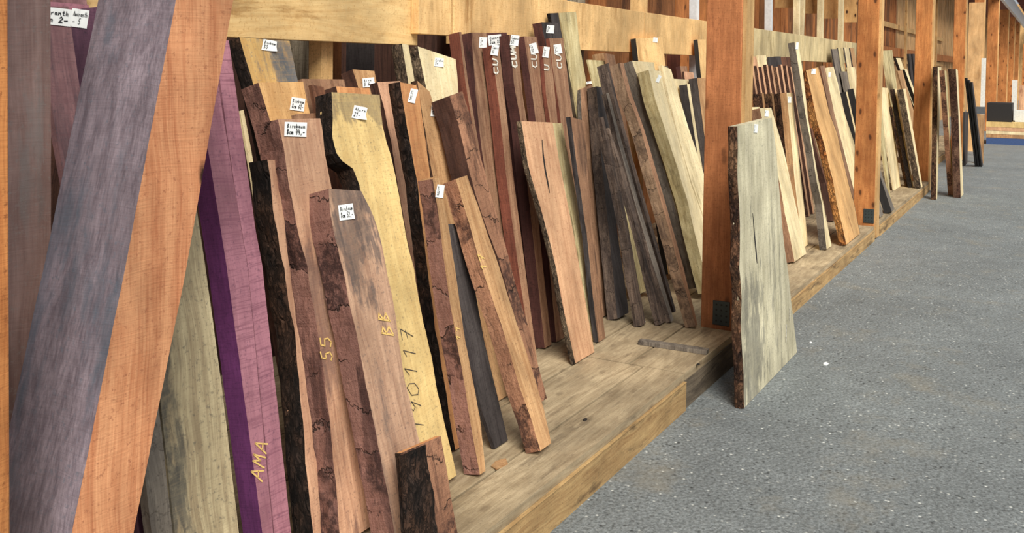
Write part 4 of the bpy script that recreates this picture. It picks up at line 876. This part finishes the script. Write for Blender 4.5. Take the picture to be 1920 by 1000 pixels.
# -- fourth bay
P(PL, 'tall pale plank right of the second full post', [(1655, 95), (1663, 150), (1690, 300)], [(1673, 94), (1682, 165), (1708, 300)], 'creamgreen', px=3, yb=2.16)
P(PL, 'broad greenish white plank right of the second full post', [(1650, 164), (1655, 220), (1666, 290), (1676, 358)], [(1665, 165), (1674, 220), (1682, 290), (1690, 352)], 'cream', px=3, vis=True)
P(PL, 'greyish plank leaning forward beside the second full post', [(1642, 170), (1649, 240), (1669, 375)], [(1650, 170), (1658, 250), (1678, 370)], 'creamgreen', px=4, vis=True)
P(PL, 'low grey plank with a black side behind the second full post', [(1634, 290), (1650, 330), (1672, 397)], [(1642, 290), (1656, 335), (1677, 391)], 'grey', 'black', px=14, vis=True)
P(PL, 'lowest short plank end beside the foot of the second full post', [(1634, 350), (1650, 408)], [(1642, 350), (1656, 402)], 'grey', 'slate', px=8, vis=True)
P(PL, 'speckled bark-edged plank, left of three with dark sides', [(1672, 200), (1684, 260), (1700, 351)], [(1676, 200), (1688, 260), (1703, 349)], 'cream', px=5, vis=True, barkL='bkbrown', rough=1)
P(SL, 'black-barked plank, middle of three with dark sides', [(1677, 167), (1690, 240), (1703, 310), (1712, 350)], [(1682, 166), (1694, 240), (1706, 310), (1715, 349)], 'cream', px=8, vis=True, barkL='bkblack', rough=1)
P(SL, 'brown-barked plank with a cream face, right of three with dark sides', [(1693, 167), (1708, 250), (1719, 310), (1727, 352)], [(1698, 166), (1713, 250), (1723, 310), (1731, 350)], 'cream', px=11, vis=True, barkL='bkgrey', rough=1)
P(PL, 'narrow white-faced plank high beside the third post', [(1680, 109), (1706, 180)], [(1688, 109), (1714, 180)], 'cream', 'slate', px=5, yb=2.12, k=.2)
P(PL, 'tan plank slanting down to the third post', [(1683, 133), (1712, 240)], [(1692, 132), (1722, 240)], 'tan', px=3, yb=1.92, k=.2)
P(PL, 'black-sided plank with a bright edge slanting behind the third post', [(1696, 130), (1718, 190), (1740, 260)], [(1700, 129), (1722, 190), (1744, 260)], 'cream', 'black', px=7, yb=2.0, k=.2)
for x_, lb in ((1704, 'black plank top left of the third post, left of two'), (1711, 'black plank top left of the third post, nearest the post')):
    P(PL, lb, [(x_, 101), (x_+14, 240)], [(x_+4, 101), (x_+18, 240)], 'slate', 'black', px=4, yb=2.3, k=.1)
# -- planks on the floor by the third post
P(PL, 'tan bark-edged plank standing on the floor right of the third post', [(1758, 125), (1757, 220), (1755, 375)], [(1765, 126), (1762, 220), (1759, 372)], 'cream', px=9, vis=True, base=0., barkL='bkbrown', rough=1, k=.04)
P(PL, 'grey-green plank on the floor, middle of the three bark-edged ones', [(1771, 132), (1777, 220), (1783, 371)], [(1775, 134), (1780, 220), (1786, 368)], 'creamgreen', 'debarked_tan', px=10, vis=True, base=0., rough=1, k=.04)
P(SL, 'broad red-brown bark-covered plank on the floor, right of three', [(1792, 129), (1797, 220), (1801, 371)], [(1796, 131), (1800, 220), (1804, 368)], 'cream', px=14, vis=True, base=0., barkL='bkred', rough=1, k=.04)
for n_, lb in enumerate(('leftmost of three thin dark strips on the floor by the plywood', 'middle of three thin dark strips on the floor by the plywood', 'rightmost of three thin dark strips on the floor by the plywood')):
    P('dark_batten', lb, [(1812+n_*5, 146+n_*4), (1831+n_*5, 313)], [(1814.5+n_*5, 146+n_*4), (1833.5+n_*5, 312)], 'slate', 'black', px=3.5, vis=True, base=0., cat='plank', k=.06)
P('dark_batten', 'shorter dark strip standing left of the three leaning ones', [(1809, 210), (1808, 312)], [(1816, 210), (1814, 311)], 'slate', 'black', px=3, vis=True, base=0., cat='plank', k=.03)
